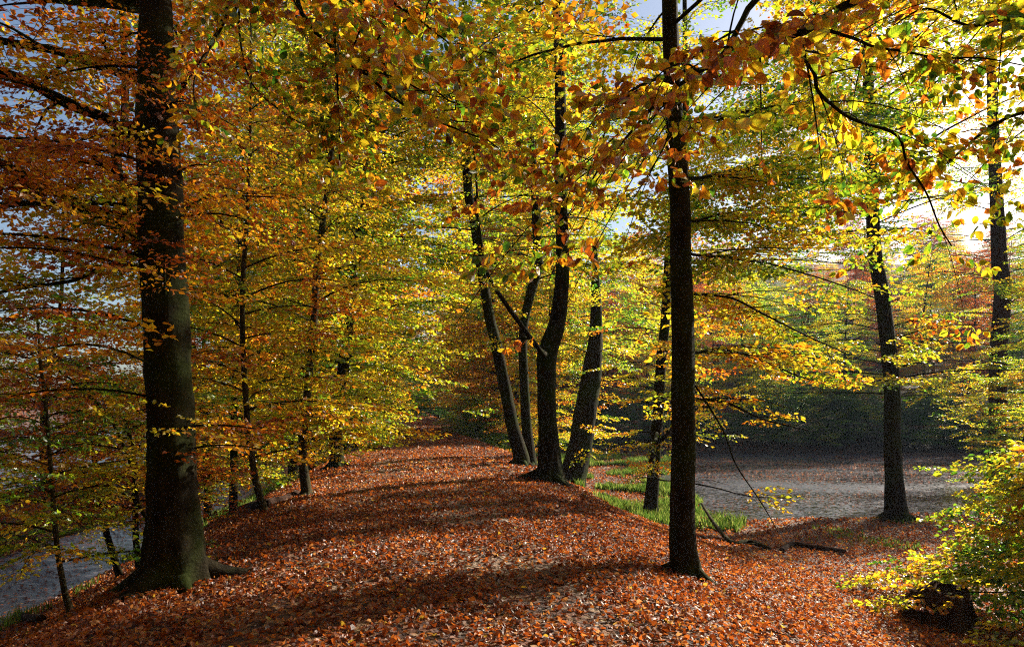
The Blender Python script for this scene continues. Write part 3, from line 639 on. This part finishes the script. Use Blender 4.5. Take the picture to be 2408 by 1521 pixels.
# --- beech out of the frame on the right whose boughs reach in
r_base = np.array([5.6, 3.2, float(ground_z(5.6, 3.2))])
def offscreen():
    base = r_base; BASE[:] = base; root = empty("beech_tree", tuple(base), "beech beyond the right edge, its dark boughs with big leaves hanging across the upper right", "tree"); TREES.append(root)
    wood = Geo(); Q = catmull([[0, 0, -.3], [0, .1, 2], [.1, .1, 5], [0, 0, 9], [.1, 0, 13]], 40); rr = np.linspace(.26, .05, 40); tube(wood, Q, rr, 18, flare=.6, seed=3, rough=.03)
    leaf = Geo(); grow_crown(leaf, wood, Q, rr, 6.5, 12, 2.4, 12, 1.3, 0, 77, step=.6, az=(-1.2, 1.5)); grow_crown(leaf, wood, Q, rr, 6.6, 10.5, 5.2, 56, 1.3, 0, 78, step=.42, az=(1.15, .9), rise=.2)
    link("trunk", wood.mesh("trunk", M_BARK, smooth=True), root)
    c = link("crown", leaf.mesh("crown", M_LEAF, tint=True), root); c["autumn"] = .45
    T = dict
    B = [T(p=[(2500, -150), (2200, -60), (2017, 0), (1957, 30), (1922, 55), (1881, 80), (1806, 95), (1752, 131), (1686, 156), (1596, 171), (1505, 201), (1445, 246), (1400, 300)], w=(26, 3), d=(4.6, 3.9), s=.42, sub=12, sublen=.55, step=.16, autumn=.56, start=.25, z=3.6),
         T(p=[(2300, -500), (2000, -200), (1787, -10), (1747, 45), (1706, 121), (1656, 161), (1596, 201), (1556, 236), (1531, 256), (1465, 332), (1405, 402), (1380, 450)], w=(20, 3), d=(4.4, 3.7), s=.42, sub=11, sublen=.55, step=.16, autumn=.52, start=.3, z=4.2),
         T(p=[(1856, 95), (1912, 166), (1922, 211), (1957, 246), (2007, 281), (2108, 317), (2133, 382), (2178, 452), (2208, 528), (2238, 578)], w=(10, 3), d=(4.5, 4.9), s=.42, sub=10, sublen=.45, step=.17, autumn=.36, start=.1),
         T(p=[(1927, 65), (2007, 90), (2057, 110), (2128, 121), (2208, 136), (2308, 136), (2420, 156)], w=(8, 3), d=(4.5, 4.9), s=.42, sub=9, sublen=.5, step=.17, autumn=.42, start=.1),
         T(p=[(2560, 60), (2400, 40), (2280, 60), (2180, 20), (2100, 60)], w=(12, 3), d=(5, 5), s=.42, sub=8, sublen=.5, step=.2, autumn=.38, start=.1, z=3.8),
         T(p=[(2600, 300), (2460, 260), (2340, 290), (2230, 380), (2160, 430)], w=(12, 3), d=(5, 5.2), s=.42, sub=8, sublen=.5, step=.2, autumn=.36, start=.1, z=3.0),
         T(p=[(1500, 210), (1440, 260), (1400, 380), (1350, 430), (1330, 480), (1310, 520)], w=(4, 2), d=(3.9, 3.5), s=.3, sub=5, sublen=.25, step=.09, autumn=.58, start=.1),
         T(p=[(1560, 240), (1570, 320), (1530, 400), (1500, 450), (1480, 480)], w=(4, 2), d=(3.8, 3.7), s=.3, sub=3, sublen=.25, step=.12, autumn=.5, start=.1)]
    r = np.random.default_rng(5)
    for lm in B:
        n = len(lm['p']); dd = np.linspace(lm['d'][0], lm['d'][1], n); L3 = np.array([D(x, y, d) for (x, y), d in zip(lm['p'], dd)]) - base
        if 'z' in lm: L3 = np.vstack([[0, 0, lm['z'] - base[2] - .4], L3])
        LQ = catmull(L3, 40); rl = np.linspace(lm['w'][0], lm['w'][1], 40) * SIDEW / F * np.mean(dd) / 2
        lg = Geo(); lv = Geo(); tube(lg, LQ, rl, 8, seed=2, rough=.06); sub = []
        for k in range(lm['sub']):
            i = int(38 * (lm['start'] + .05 + (.9 - lm['start']) * k / lm['sub'])) + 1; d = LQ[min(i + 1, 39)] - LQ[i - 1]; yaw = math.atan2(d[1], d[0]) + (1 if k % 2 else -1) * r.uniform(.4, 1.1)
            Ls = lm['sublen'] * 1.7 * r.uniform(.6, 1.3); t = np.linspace(0, 1, 6)[:, None]
            sp_ = LQ[i] + t * Ls * np.array([math.cos(yaw), .7 * math.sin(yaw), r.normal(-.1, .55)]) - np.array([0, 0, .4]) * t ** 2 * Ls
            tube(lg, sp_, np.linspace(max(rl[i] * .45, .003), .002, 6), 5); sub.append(sp_)
        for pl, st in [(LQ, lm['start'])] + [(s, .1) for s in sub]:
            o, x, s = sprays_on(pl, lm['step'] * 4.2, lm['s'], st, r, both=False, droop=.35)
            place_sprays(lv, lg, o, x, s, 2, seed=int(r.integers(1e6)), roll=.55, spread=.2)
        lo = link("bough", lg.mesh("bough", M_BARK, smooth=True), root)
        fo = link("foliage", lv.mesh("foliage", M_NEAR, tint=True), lo); fo["autumn"] = lm['autumn']
        print("BOUGH", lv.n)
offscreen()

# --- saplings on the left slope
SAP = "slim saplings on the left slope"
hero([(166, 1442), (150, 1380), (135, 1290), (125, 1180), (118, 1080), (108, 960), (95, 850), (88, 740)], [17, 13, 12, 10, 9, 8, 7, 3],
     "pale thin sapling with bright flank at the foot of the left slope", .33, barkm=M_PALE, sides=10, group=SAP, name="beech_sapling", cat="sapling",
     cr=[dict(z0=.5, z1=3.4, rad=1.3, n=34, scale=.7, lod=1, step=.3)])
hero([(282, 1358), (265, 1300), (248, 1240), (235, 1150), (215, 1050), (180, 950), (150, 880)], [17, 15, 14, 12, 10, 8, 4],
     "dark sapling leaning left, between the pale sapling and the massive trunk", .72, barkm=M_BARK, sides=10, group=SAP, name="beech_sapling", cat="sapling",
     cr=[dict(z0=.8, z1=4, rad=1.7, n=31, scale=.8, lod=1, step=.35)])
hero([(327, 1340), (320, 1270), (318, 1180), (315, 1100), (310, 1050), (290, 980), (250, 930)], [15, 14, 13, 12, 11, 8, 4],
     "upright dark sapling close beside the massive trunk", .74, barkm=M_BARK, sides=10, group=SAP, name="beech_sapling", cat="sapling",
     cr=[dict(z0=.8, z1=4.2, rad=1.7, n=31, scale=.8, lod=1, step=.35)])
hero([(362, 1262), (327, 1184), (312, 1109), (291, 1048), (251, 973), (176, 898), (90, 843)], [9, 8, 7, 7, 6, 5, 2],
     "thin whip-like sapling curving away to the left from behind the massive trunk", .68, depth=8.6, barkm=M_BARK, sides=8, group=SAP, name="beech_sapling", cat="sapling",
     cr=[dict(z0=1.2, z1=2.8, rad=1.2, n=17, scale=.7, lod=1, step=.3)])

# ------------------------------------------------------------------ generic background trees sharing a few crowns
def variant(seed, h, r0, z0, rad, n, scale, step, lod=0, crooked=.25):
    BASE[:] = [0, -500, 0]
    r = np.random.default_rng(seed); pts = np.array([[0, 0, -.5], [r.normal(0, crooked * .3), r.normal(0, crooked * .3), h * .25], [r.normal(0, crooked), r.normal(0, crooked), h * .55], [r.normal(0, crooked * 1.6), r.normal(0, crooked * 1.6), h]])
    Q = catmull(pts, 24); rr = np.linspace(r0, .03, 24); wood = Geo(); leaf = Geo(); tube(wood, Q, rr, 10, flare=.5, seed=seed, rough=.04)
    grow_crown(leaf, wood, Q, rr, z0, h, rad, n, scale, lod, seed, step=step, twigs=False)
    return wood.mesh("trunk", M_BARK, smooth=True), leaf.mesh("crown", M_LEAF, tint=True)
VAR = [variant(21, 15, .20, 1.4, 3.6, 68, 1.7, .5), variant(22, 17, .24, 2.4, 4.1, 72, 1.9, .5), variant(23, 13, .16, 1.0, 3.2, 60, 1.6, .5),
       variant(24, 20, .32, 4.0, 4.8, 95, 2.1, .55), variant(25, 5.5, .05, .4, 1.7, 40, 1.1, .35), variant(26, 3.2, .03, .1, 1.6, 40, 1.0, .3)]
def generic(x, y, v, s, rz, autumn, label, group, name="beech_tree", cat="tree", cull=True):
    z = float(ground_z(x, y)); root = empty(name, (x, y, z), label, cat, group); root.scale = (s, s, s); root.rotation_euler = (0, 0, rz)
    t = link("trunk", VAR[v][0], root); c = link("crown", VAR[v][1], root); c["autumn"] = autumn
    return root
rr_ = random.Random(4)
ORD = "first second third fourth fifth sixth seventh eighth ninth tenth eleventh twelfth thirteenth fourteenth fifteenth".split()
COUNT = {}
def nth(fmt):
    COUNT[fmt] = COUNT.get(fmt, 0) + 1; return fmt % ORD[COUNT[fmt] - 1]
# along the left shoulder and slope
LEFTS = [(-4.4, 17, 2), (-3.2, 24, 0), (-5.2, 21, 2), (-3.4, 29, 0), (-4.6, 33, 2), (-3.2, 38, 1), (-5, 43, 2), (-3.2, 50, 0), (-4.2, 57, 1), (-3, 65, 0), (-4.5, 73, 1), (-3, 82, 0), (-4, 92, 1), (-3, 103, 0)]
for s, y, v in LEFTS:
    s -= 1.6 if y > 20 else .4
    c = float(centre(y)); generic(c + s, y, v, rr_.uniform(.85, 1.1) * (.78 if y < 24 else 1), rr_.uniform(0, 6), rr_.uniform(.28, .52), nth("%s beech counted from the near end of the sunlit row on the left shoulder"), "beeches along the left shoulder")
# strip of land beyond the left channel
for s, y, v in [(-12, 9, 4), (-14, 14, 4), (-11.5, 17, 4), (-13.5, 24, 2), (-11.5, 31, 4), (-13, 38, 0), (-12, 48, 2), (-12, 62, 0), (-14, 75, 1), (-12, 90, 1)]:
    c = float(centre(y)); generic(c + s, y, v, rr_.uniform(.8, 1.1), rr_.uniform(0, 6), rr_.uniform(.62, .8), nth("rust-leaved tree beyond the left water, %s counted from the near end"), "beeches beyond the left water")
# right shoulder beyond the crossed pair
for s, y, v in [(5, 36, 2), (3.9, 42, 0), (3.6, 49, 1), (5.2, 57, 0), (3.4, 66, 1), (4.5, 76, 0), (3.2, 87, 1), (5, 97, 0)]:
    s += 1.5
    c = float(centre(y)); generic(c + s, y, v, rr_.uniform(.85, 1.1), rr_.uniform(0, 6), rr_.uniform(.40, .66), nth("%s beech from the near end of the far row on the right shoulder"), "beeches along the right shoulder")
# end of the path
for k in range(22):
    y = rr_.uniform(112, 150); s = rr_.uniform(-30, 26); c = float(centre(y)); generic(c + s, y, rr_.choice([0, 1, 3]), rr_.uniform(1, 1.35), rr_.uniform(0, 6), rr_.uniform(.45, .75), "beech in the dark wood where the path ends", "beeches where the path ends")
# far bank of the lake
far = []
for k in range(900):
    x = rr_.uniform(2, 105); y = rr_.uniform(52, 100)
    if all((x - a) ** 2 + (y - b) ** 2 > 15 for a, b in far): far.append((x, y))
    if len(far) >= 110: break
for x, y in far:
    generic(x, y, rr_.choice([0, 1, 2]), rr_.uniform(.7, .95), rr_.uniform(0, 6), rr_.choice([.05, .15, .3, .45, .9, 1.0, 1.05]), "beech in the shaded wood across the lake", "beeches across the lake")
for k in range(46):
    x = 1 + k * 2.1 + rr_.uniform(-1, 1); y = 50.5 + 1.5 * math.sin(x * .13) + x * .05 + rr_.uniform(-.3, 2)
    generic(x, y, 5, rr_.uniform(.8, 1.5), rr_.uniform(0, 6), rr_.uniform(-.05, .2), "dark shrub at the waterline of the far bank", "shrubs along the far bank", "shrub", "shrub")
# distant line of trees across the left water
for k in range(34):
    a = rr_.uniform(0, 1); x = -108 - rr_.uniform(0, 30) + a * 10; y = 20 + a * 150
    generic(x, y, rr_.choice([0, 2]), rr_.uniform(.7, 1.0), rr_.uniform(0, 6), .8, "distant small tree across the left water", "distant trees across the left water")
for s, y, sc_ in [(-2.6, 84, 1.6), (2.8, 86, 1.7), (-2.2, 96, 2.0), (2.0, 98, 2.0), (-3.5, 104, 2.2), (3, 106, 2.3), (0, 116, 2.4), (-2.5, 118, 2.6), (2.6, 119, 2.5)]:  # added bushes; their dark leaf colour stands in for shade at the path end
    c = float(centre(y)); generic(c + s, y, 5, sc_, rr_.uniform(0, 6), -.15, "dark bush added to stand in for the shaded opening ending the path", "added dark bushes at the far end of the path", "bush", "bush")
# bright bushes at the right of the path's far end
for s, y, sc_ in [(3.3, 44, 1.0), (4.2, 47, 1.2), (3.2, 52, 1.1), (4.6, 42, .8), (3.4, 58, 1.2)]:
    c = float(centre(y)); generic(c + s, y, 5, sc_, rr_.uniform(0, 6), .15, nth("bright green bush at the path's far right edge, %s in that clump"), "green bushes at the far end of the path", "bush", "bush")
# off-frame neighbours on the right that throw shade bands
generic(21, 27, 0, .7, 2.0, .36, "small yellow beech standing at the waterline near the right edge", None)
# tall beeches arching over the path
for s, y, a in [(-5.2, 27, .40), (7.5, 41, .30), (-5.5, 44, .45), (5, 50, .42)]:
    c = float(centre(y)); generic(c + s, y, 3, 1.3, rr_.uniform(0, 6), a, nth("tall wide-crowned beech arching over the middle of the path, %s from the viewer"), "tall beeches arching over the path")
# the wood goes on behind the camera
for x, y in [(-6, -4), (-9, -9), (-4.5, -12), (5.5, -7), (9, -12), (-1, -18), (13, -6), (-13, -3), (3, -13), (-9.5, -2), (-14, 0), (0, -8), (-3, -7), (7, -3), (10, 1), (-11, -1), (-6, -16), (6, -17), (14, -14), (-15, -12), (2, -22), (-18, -2), (17, 0), (-2, -27), (10, -22)]:
    generic(x, y, rr_.choice([0, 1, 3]), rr_.uniform(.9, 1.1), rr_.uniform(0, 6), .5, "beech behind the viewer, out of the picture", "beeches behind the viewer")

# ------------------------------------------------------------------ bush and stump at the lower right
def bush():
    bx, by = 8.5, 9.6; base = np.array([bx, by, float(ground_z(bx, by))]); BASE[:] = [0, -500, 0]; root = empty("beech_bush", tuple(base), "yellow-green low beech reaching in from the right edge over the stump", "bush")
    r = np.random.default_rng(9); wood = Geo(); leaf = Geo(); O = []; X = []; S = []
    tube(wood, catmull([[0, 0, -.2], [.1, 0, 1.0], [-.05, .1, 2.2], [.1, .1, 3.4]], 14), np.linspace(.06, .015, 14), 8, flare=.5)
    for k in range(50):
        z0 = .35 + 2.5 * (k / 50) ** .9; a = r.uniform(2.2, 4.1) if k % 5 else r.uniform(0, 6.28); L = r.uniform(.7, 1.0) * (3.9 - 1.05 * z0 + .3 * math.sin(z0 * 4)); el = r.uniform(-.02, .3); t = np.linspace(0, 1, 8)[:, None]
        p = np.array([0, 0, z0]) + t * L * np.array([math.cos(a), math.sin(a), el]) + np.array([0, 0, -.25]) * t ** 2 * L + np.cumsum(r.normal(0, .02, (8, 3)), 0)
        p[:, 2] = np.maximum(p[:, 2], .3)
        tube(wood, p, np.linspace(.016, .004, 8), 5); o, x, s = sprays_on(p, .33, .8, .22, r, droop=.08); O += o; X += x; S += s
    place_sprays(leaf, wood, O, X, S, 3, seed=3, roll=.3, spread=.1)
    link("stems", wood.mesh("stems", M_BARK, smooth=True), root); c = link("foliage", leaf.mesh("foliage", M_LEAF, tint=True), root); c["autumn"] = .32
bush()
def stump():
    d = hit(2210, 1470); p = D(2210, 1470, d); g = Geo(); n = 28; th = np.linspace(0, 2 * PI, n, endpoint=False); r = np.random.default_rng(3)
    prof = [(-.2, .52), (0, .48), (.08, .42), (.18, .38), (.3, .36), (.42, .34), (.5, .31)]; V = []
    rad = 1 + .12 * np.sin(3 * th + 1) + .08 * np.sin(7 * th) + .05 * np.sin(11 * th + 2)
    for z, a in prof:
        rz = a * (1 + (rad - 1) * (1.4 - z)); jag = (.05 * np.sin(2 * th) + .025 * np.sin(5 * th + 1) + .012 * np.sin(11 * th)) if z > .45 else 0 * th
        V.append(np.stack([rz * np.cos(th), rz * np.sin(th), z + jag], -1))
    for f, dz in ((.8, -.12), (.5, -.2), (.2, -.22)): V.append(np.stack([.3 * f * rad * np.cos(th), .3 * f * rad * np.sin(th), .5 + dz + r.normal(0, .02, n)], -1))
    V = np.concatenate(V); k = len(V) // n; V = np.vstack([V, [0, 0, .28]])
    i = np.arange(k - 1)[:, None] * n; j = np.arange(n)[None]; j2 = (j + 1) % n; Q = np.stack([i + j, i + j2, i + n + j2, i + n + j], -1).reshape(-1, 4)
    jj = np.arange(n); T = np.stack([(k - 1) * n + jj, (k - 1) * n + (jj + 1) % n, np.full(n, k * n)], -1)
    g.add(V, Q=Q, T=T)
    o = link("tree_stump", g.mesh("tree_stump", M_DEAD, smooth=True), loc=(p[0], d, float(ground_z(p[0], d)))); o.scale = (1.1, 1.0, 1.0)
    tag(o, "dark rotten tree stump under the yellow-green bush", "stump")
stump()

# ------------------------------------------------------------------ fallen wood
def fallen(pts, w, label, raise_=.03, name="fallen_branch", twigs=0, m=None, lift=None):
    P3 = []
    for i, (x, y) in enumerate(pts):
        d = hit(x, y); p = D(x, y, d); p[2] = float(ground_z(p[0], p[1])) + raise_ + (lift[i] if lift else 0); P3.append(p)
    P3 = np.array(P3); base = P3[0].copy(); Q = catmull(P3 - base, 30); dm = np.mean(P3[:, 1]); rr = np.interp(np.linspace(0, 1, 30), np.linspace(0, 1, len(w)), w) * SIDEW / F * dm / 2
    g = Geo(); tube(g, Q, rr, 8, rough=.12, seed=len(pts), cap=True); r = np.random.default_rng(len(label))
    for k in range(twigs):
        i = r.integers(6, 28); a = r.uniform(0, 6.28); L = r.uniform(.2, .6); t = np.linspace(0, 1, 5)[:, None]; q = Q[i] + t * L * np.array([math.cos(a), math.sin(a), r.uniform(.1, .5)]); tube(g, q, np.linspace(rr[i] * .4, .003, 5), 4)
    o = link(name, g.mesh(name, m or M_DEAD, smooth=True), loc=tuple(base)); tag(o, label, "branch")
fallen([(1650, 1225), (1680, 1255), (1720, 1280), (1760, 1280), (1810, 1295)], [7, 9, 10, 11, 9], "crooked bare branch arching down to the leaves right of the straight trunk", .06, twigs=2, m=M_PALE, lift=[.45, .2, 0, 0.02, 0])
fallen([(1838, 1300), (1862, 1285), (1900, 1290), (1950, 1298), (1990, 1302)], [12, 15, 15, 15, 10], "dark fallen log lying on the leaves between the arching branch and the bush", .06)
fallen([(-30, 1440), (20, 1450), (60, 1462), (98, 1470)], [22, 20, 18, 14], "dark broken branch poking in at the bottom left corner", .08)
fallen([(560, 1200), (600, 1195), (650, 1185), (700, 1165)], [22, 22, 20, 14], "mossy dark log lying on the left slope under the young beeches", .05, twigs=4)

def rock(x, y, s, label):
    d = hit(x, y); p = D(x, y, d); r = np.random.default_rng(int(x)); th = np.linspace(0, 2 * PI, 12, endpoint=False); g = Geo(); V = []
    for k in range(7):
        ph = PI * (k / 6) ; rad = np.sin(ph) * s * (1 + .18 * np.sin(3 * th + k) + r.normal(0, .05, 12)); V.append(np.stack([rad * np.cos(th), rad * np.sin(th), th * 0 - np.cos(ph) * s * .6 + s * .3], -1))
    V = np.concatenate(V); i = np.arange(6)[:, None] * 12; j = np.arange(12)[None]; Q = np.stack([i + j, i + (j + 1) % 12, i + 12 + (j + 1) % 12, i + 12 + j], -1).reshape(-1, 4); g.add(V, Q=Q)
    tag(link("small_stump", g.mesh("small_stump", M_DEAD, smooth=True), loc=(p[0], d, float(ground_z(p[0], d)))), label, "stump")
rock(2430 * .5 + 208, 1168, .17, "small mossy stub on the bank below the leaning greenish trunk")
rock(1652, 1268, .12, "dark little stub just right of the straight trunk's foot")

# ------------------------------------------------------------------ fallen leaves over the ground
def curled(kind):
    xs = np.array([0, .5, 1.0]); W = [.0, .34, 0]
    if kind == 0: V = [[0, 0, .0], [.3, .27, .10], [.7, .27, .14], [1, 0, .12], [.7, -.27, .10], [.3, -.27, .10], [.5, 0, -.02]]
    elif kind == 1: V = [[0, 0, .02], [.3, .22, .22], [.7, .2, .26], [1, 0, .05], [.7, -.24, .03], [.3, -.27, .05], [.5, 0, 0]]
    elif kind == 2: V = [[0, 0, .20], [.3, .26, .06], [.7, .26, .05], [1, 0, .28], [.7, -.26, .04], [.3, -.26, .05], [.5, 0, .02]]
    else: V = [[0, 0, .0], [.3, .3, .03], [.7, .28, .02], [1, 0, -.02], [.7, -.28, .04], [.3, -.3, .0], [.5, 0, .09]]
    return np.array(V) - [.5, 0, 0], np.array([[0, 6, 1], [1, 6, 2], [2, 6, 3], [3, 6, 4], [4, 6, 5], [5, 6, 0]])
def litter():
    r = np.random.default_rng(8); g = Geo(); xs = []; ys = []; sc = []
    for y0, y1, dens, s in [(3.2, 7, 820, .92), (7, 11, 540, 1.0), (11, 17, 310, 1.1), (17, 27, 150, 1.4), (27, 45, 42, 2.0), (45, 80, 14, 3.0), (80, 115, 6, 4.2)]:
        x0, x1 = -.78 * y1 - 1.2, .78 * y1 + 1.2
        lim = 26 if y0 > 17 else 99
        x0 = max(x0, -lim); x1 = min(x1, lim)
        n = int((x1 - x0) * (y1 - y0) * dens); x = r.uniform(x0, x1, n); y = r.uniform(y0, y1, n); k = np.abs(x) < .78 * y + 1.2
        xs.append(x[k]); ys.append(y[k]); sc.append(np.full(k.sum(), s))
    x = np.concatenate(xs); y = np.concatenate(ys); s = np.concatenate(sc); z = ground_z(x, y); ce = x - centre(y)
    keep = np.where(ce > 0, z > RW - .02, z > LW - .02)
    thin = fbm(x * 2.2, y * 2.2, 3) > .33
    keep &= ~(thin & (np.abs(ce) < 1.8) & (r.random(len(x)) < .6))
    x, y, s, z, ce = x[keep], y[keep], s[keep], z[keep], ce[keep]; n = len(x)
    e = .06; gx = (ground_z(x + e, y) - z) / e; gyy = (ground_z(x, y + e) - z) / e
    nr = unit(np.stack([-gx, -gyy, np.ones(n)], -1) + r.normal(0, .6, (n, 3))); a = r.uniform(0, 2 * PI, n)
    t = np.stack([np.cos(a), np.sin(a), 0 * a], -1); t = unit(t - nr * (t * nr).sum(-1, keepdims=True)); b = np.cross(nr, t)
    L = .061 * s * r.uniform(.5, 1.2, n); ti = np.clip(r.beta(1.5, 1.9, n) + .15 * fbm(x * .7, y * .7), 0, .995); ti = np.where(r.random(n) < .012, 1.0, ti)
    hgt = r.uniform(.0, .035, n) * np.minimum(s, 1.6) + .012
    for kd in range(4):
        sel = np.where(r.integers(0, 4, n) == kd)[0] if kd == 9 else np.arange(n)[np.arange(n) % 4 == kd]
        V, T = curled(kd); c = np.stack([x[sel], y[sel], z[sel] + hgt[sel]], -1)
        W = c[:, None] + L[sel][:, None, None] * (V[None, :, 0:1] * t[sel][:, None] + V[None, :, 1:2] * b[sel][:, None] + V[None, :, 2:3] * nr[sel][:, None] * r.uniform(.6, 2.4, len(sel))[:, None, None])
        g.add(W.reshape(-1, 3), T=(T[None] + (np.arange(len(sel)) * 7)[:, None, None]).reshape(-1, 3), C=np.repeat(ti[sel], 7))
    print("LITTER", n)
    tag(link("fallen_leaves", g.mesh("fallen_leaves", M_LIT, tint=True)), "curled rust-red and tan fallen beech leaves carpeting path and slopes", "fallen leaves", kind="stuff")
litter()

def ground_twigs():
    r = np.random.default_rng(14); g = Geo()
    for k in range(420):
        y = r.uniform(4, 22); x = r.uniform(-.7, .7) * y; z = float(ground_z(x, y))
        if z < -1.5: continue
        a = r.uniform(0, PI); L = r.uniform(.08, .35); t = np.linspace(-.5, .5, 5); q = np.stack([x + np.cos(a) * L * t + r.normal(0, .01, 5), y + np.sin(a) * L * t + r.normal(0, .01, 5), 0 * t], -1)
        q[:, 2] = ground_z(q[:, 0], q[:, 1]) + r.uniform(.02, .06, 5); tube(g, q, np.linspace(.004, .002, 5) * r.uniform(.7, 1.6), 4)
    tag(link("fallen_twigs", g.mesh("fallen_twigs", M_PALE)), "thin dead twigs scattered among the fallen leaves", "twigs", kind="stuff")
ground_twigs()
def floating(name, x0, x1, ya, yb, WL, cl, label):
    r = np.random.default_rng(15); n = 26000; y = ya + (yb - ya) * r.random(n) ** 1.2; x = r.uniform(x0, x1, n); k = (np.abs(x) < .78 * y) & (ground_z(x, y) < WL - .02) & (fbm(x * .5, y * .9, 2) + r.normal(0, .2, n) > cl)
    x, y = x[k], y[k]; n = len(x); a = r.uniform(0, 2 * PI, n); nr = unit(np.stack([r.normal(0, .12, n), r.normal(0, .12, n), np.ones(n)], -1)); t = np.stack([np.cos(a), np.sin(a), 0 * a], -1); t = unit(t - nr * (t * nr).sum(-1, keepdims=True)); b = np.cross(nr, t)
    V, T = curled(3); L = .075 * np.clip(y / 22, 1, 1.8); c = np.stack([x, y, np.full(n, WL + .012)], -1)
    W = c[:, None] + L[:, None, None] * (V[None, :, 0:1] * t[:, None] + V[None, :, 1:2] * b[:, None] + V[None, :, 2:3] * nr[:, None]); g = Geo()
    g.add(W.reshape(-1, 3), T=(T[None] + (np.arange(n) * 7)[:, None, None]).reshape(-1, 3), C=np.repeat(np.clip(r.beta(2, 2, n), 0, .96), 7))
    tag(link(name, g.mesh(name, M_LIT, tint=True)), label, "floating leaves", kind="stuff")
floating("floating_leaves", 2, 40, 19, 49, RW, .12, "rust and tan leaves floating in drifts on the lake")
floating("channel_leaves", -20, -4, 7, 30, LW, -.1, "rust leaves floating on the narrow water left of the embankment")
# ------------------------------------------------------------------ grass
def grass(name, xy, h, label, cat="grass", lean=.25, wd=.006):
    r = np.random.default_rng(len(xy)); x, y = xy; n = len(x); z = ground_z(x, y); h = h * r.uniform(.35, 1.2, n) * (1 + .5 * fbm(x * 1.7, y * 1.7, 9)); a = r.uniform(0, 2 * PI, n)
    dx = np.cos(a) * h * lean * r.uniform(.2, 1.6, n); dy = np.sin(a) * h * lean * r.uniform(.2, 1.6, n); w_ = wd * np.clip(y / 7, 1, 4)
    px, py = -np.sin(a) * w_, np.cos(a) * w_
    zb = z - .02
    V = np.stack([np.stack([x - px, y - py, zb], -1), np.stack([x + px, y + py, zb], -1), np.stack([x + dx * .35 + px * .8, y + dy * .35 + py * .8, zb + h * .6], -1), np.stack([x + dx * .35 - px * .8, y + dy * .35 - py * .8, zb + h * .6], -1), np.stack([x + dx, y + dy, zb + h], -1)], 1)
    o = (np.arange(n) * 5)[:, None]; g = Geo(); g.add(V.reshape(-1, 3), Q=np.array([0, 1, 2, 3])[None] + o, T=np.array([3, 2, 4])[None] + o, C=np.repeat(np.clip(r.normal(.6, .3, n), 0, 1), 5))
    tag(link(name, g.mesh(name, M_GRASS, tint=True)), label, cat, kind="stuff")
def scatter(n, s0, s1, y0, y1, seed, side, zlo, zhi, clump=None):
    r = np.random.default_rng(seed); zhi = zhi + r.normal(-.04, .07, n); y = r.uniform(y0, y1, n); s = r.uniform(s0, s1, n); x = s + centre(y); z = ground_z(x, y); k = (z > zlo) & (z < zhi)
    if clump is not None: k &= fbm(x * 1.5, y * 1.5, seed) > clump
    if seed == 1: k &= (y > 24) | (x < 6.6 - .5 * (19 - y))
    return x[k], y[k]
grass("lake_grass", scatter(230000, 5.2, 20.0, 17.5, 46, 1, 1, RW - .12, -1.27, .06), .3, "bright green reedy grass along the lake edge below the right bank", lean=.5)
grass("channel_grass", scatter(26000, -7.4, -4.6, 5.5, 30, 2, -1, LW - .3, -1.45, 0.0), .3, "dark green grass along the channel below the left slope")
grass("slope_grass", scatter(26000, -3.4, -2.2, 4, 14, 3, -1, -9, 9, .34), .09, "small tufts of green grass and moss on the left path edge", wd=.003)
grass("shore_herbs", scatter(12000, 9.0, 17, 13, 20, 4, 1, RW, 9, .42), .13, "low green herbs between the fallen leaves near the lake shore", wd=.008)
grass("bank_tufts", scatter(20000, 1.8, 3.4, 3.5, 12, 5, 1, -9, 9, .45), .07, "sparse grass tufts poking through leaves on the right side of the path", wd=.003)

print("OBJS", len(bpy.data.objects))

# ------------------------------------------------------------------ air
def haze():
    x0, x1, y0, y1, z0, z1 = -160, 190, -60, 190, -8, 45
    V = [[x, y, z] for x in (x0, x1) for y in (y0, y1) for z in (z0, z1)]; g = Geo()
    g.add(V, Q=[[0, 1, 3, 2], [4, 6, 7, 5], [0, 4, 5, 1], [2, 3, 7, 6], [0, 2, 6, 4], [1, 5, 7, 3]])
    m, t, out, N, L = mat("thin_blue_air"); v = N("ShaderNodeVolumePrincipled"); v.inputs['Color'].default_value = (.62, .76, 1, 1); v.inputs['Density'].default_value = 0.0004; v.inputs['Anisotropy'].default_value = 0.0
    L(v.outputs[0], out.inputs['Volume']); tag(link("haze", g.mesh("haze", m)), "thin bluish autumn haze between the far trees", "haze", kind="stuff")
haze()
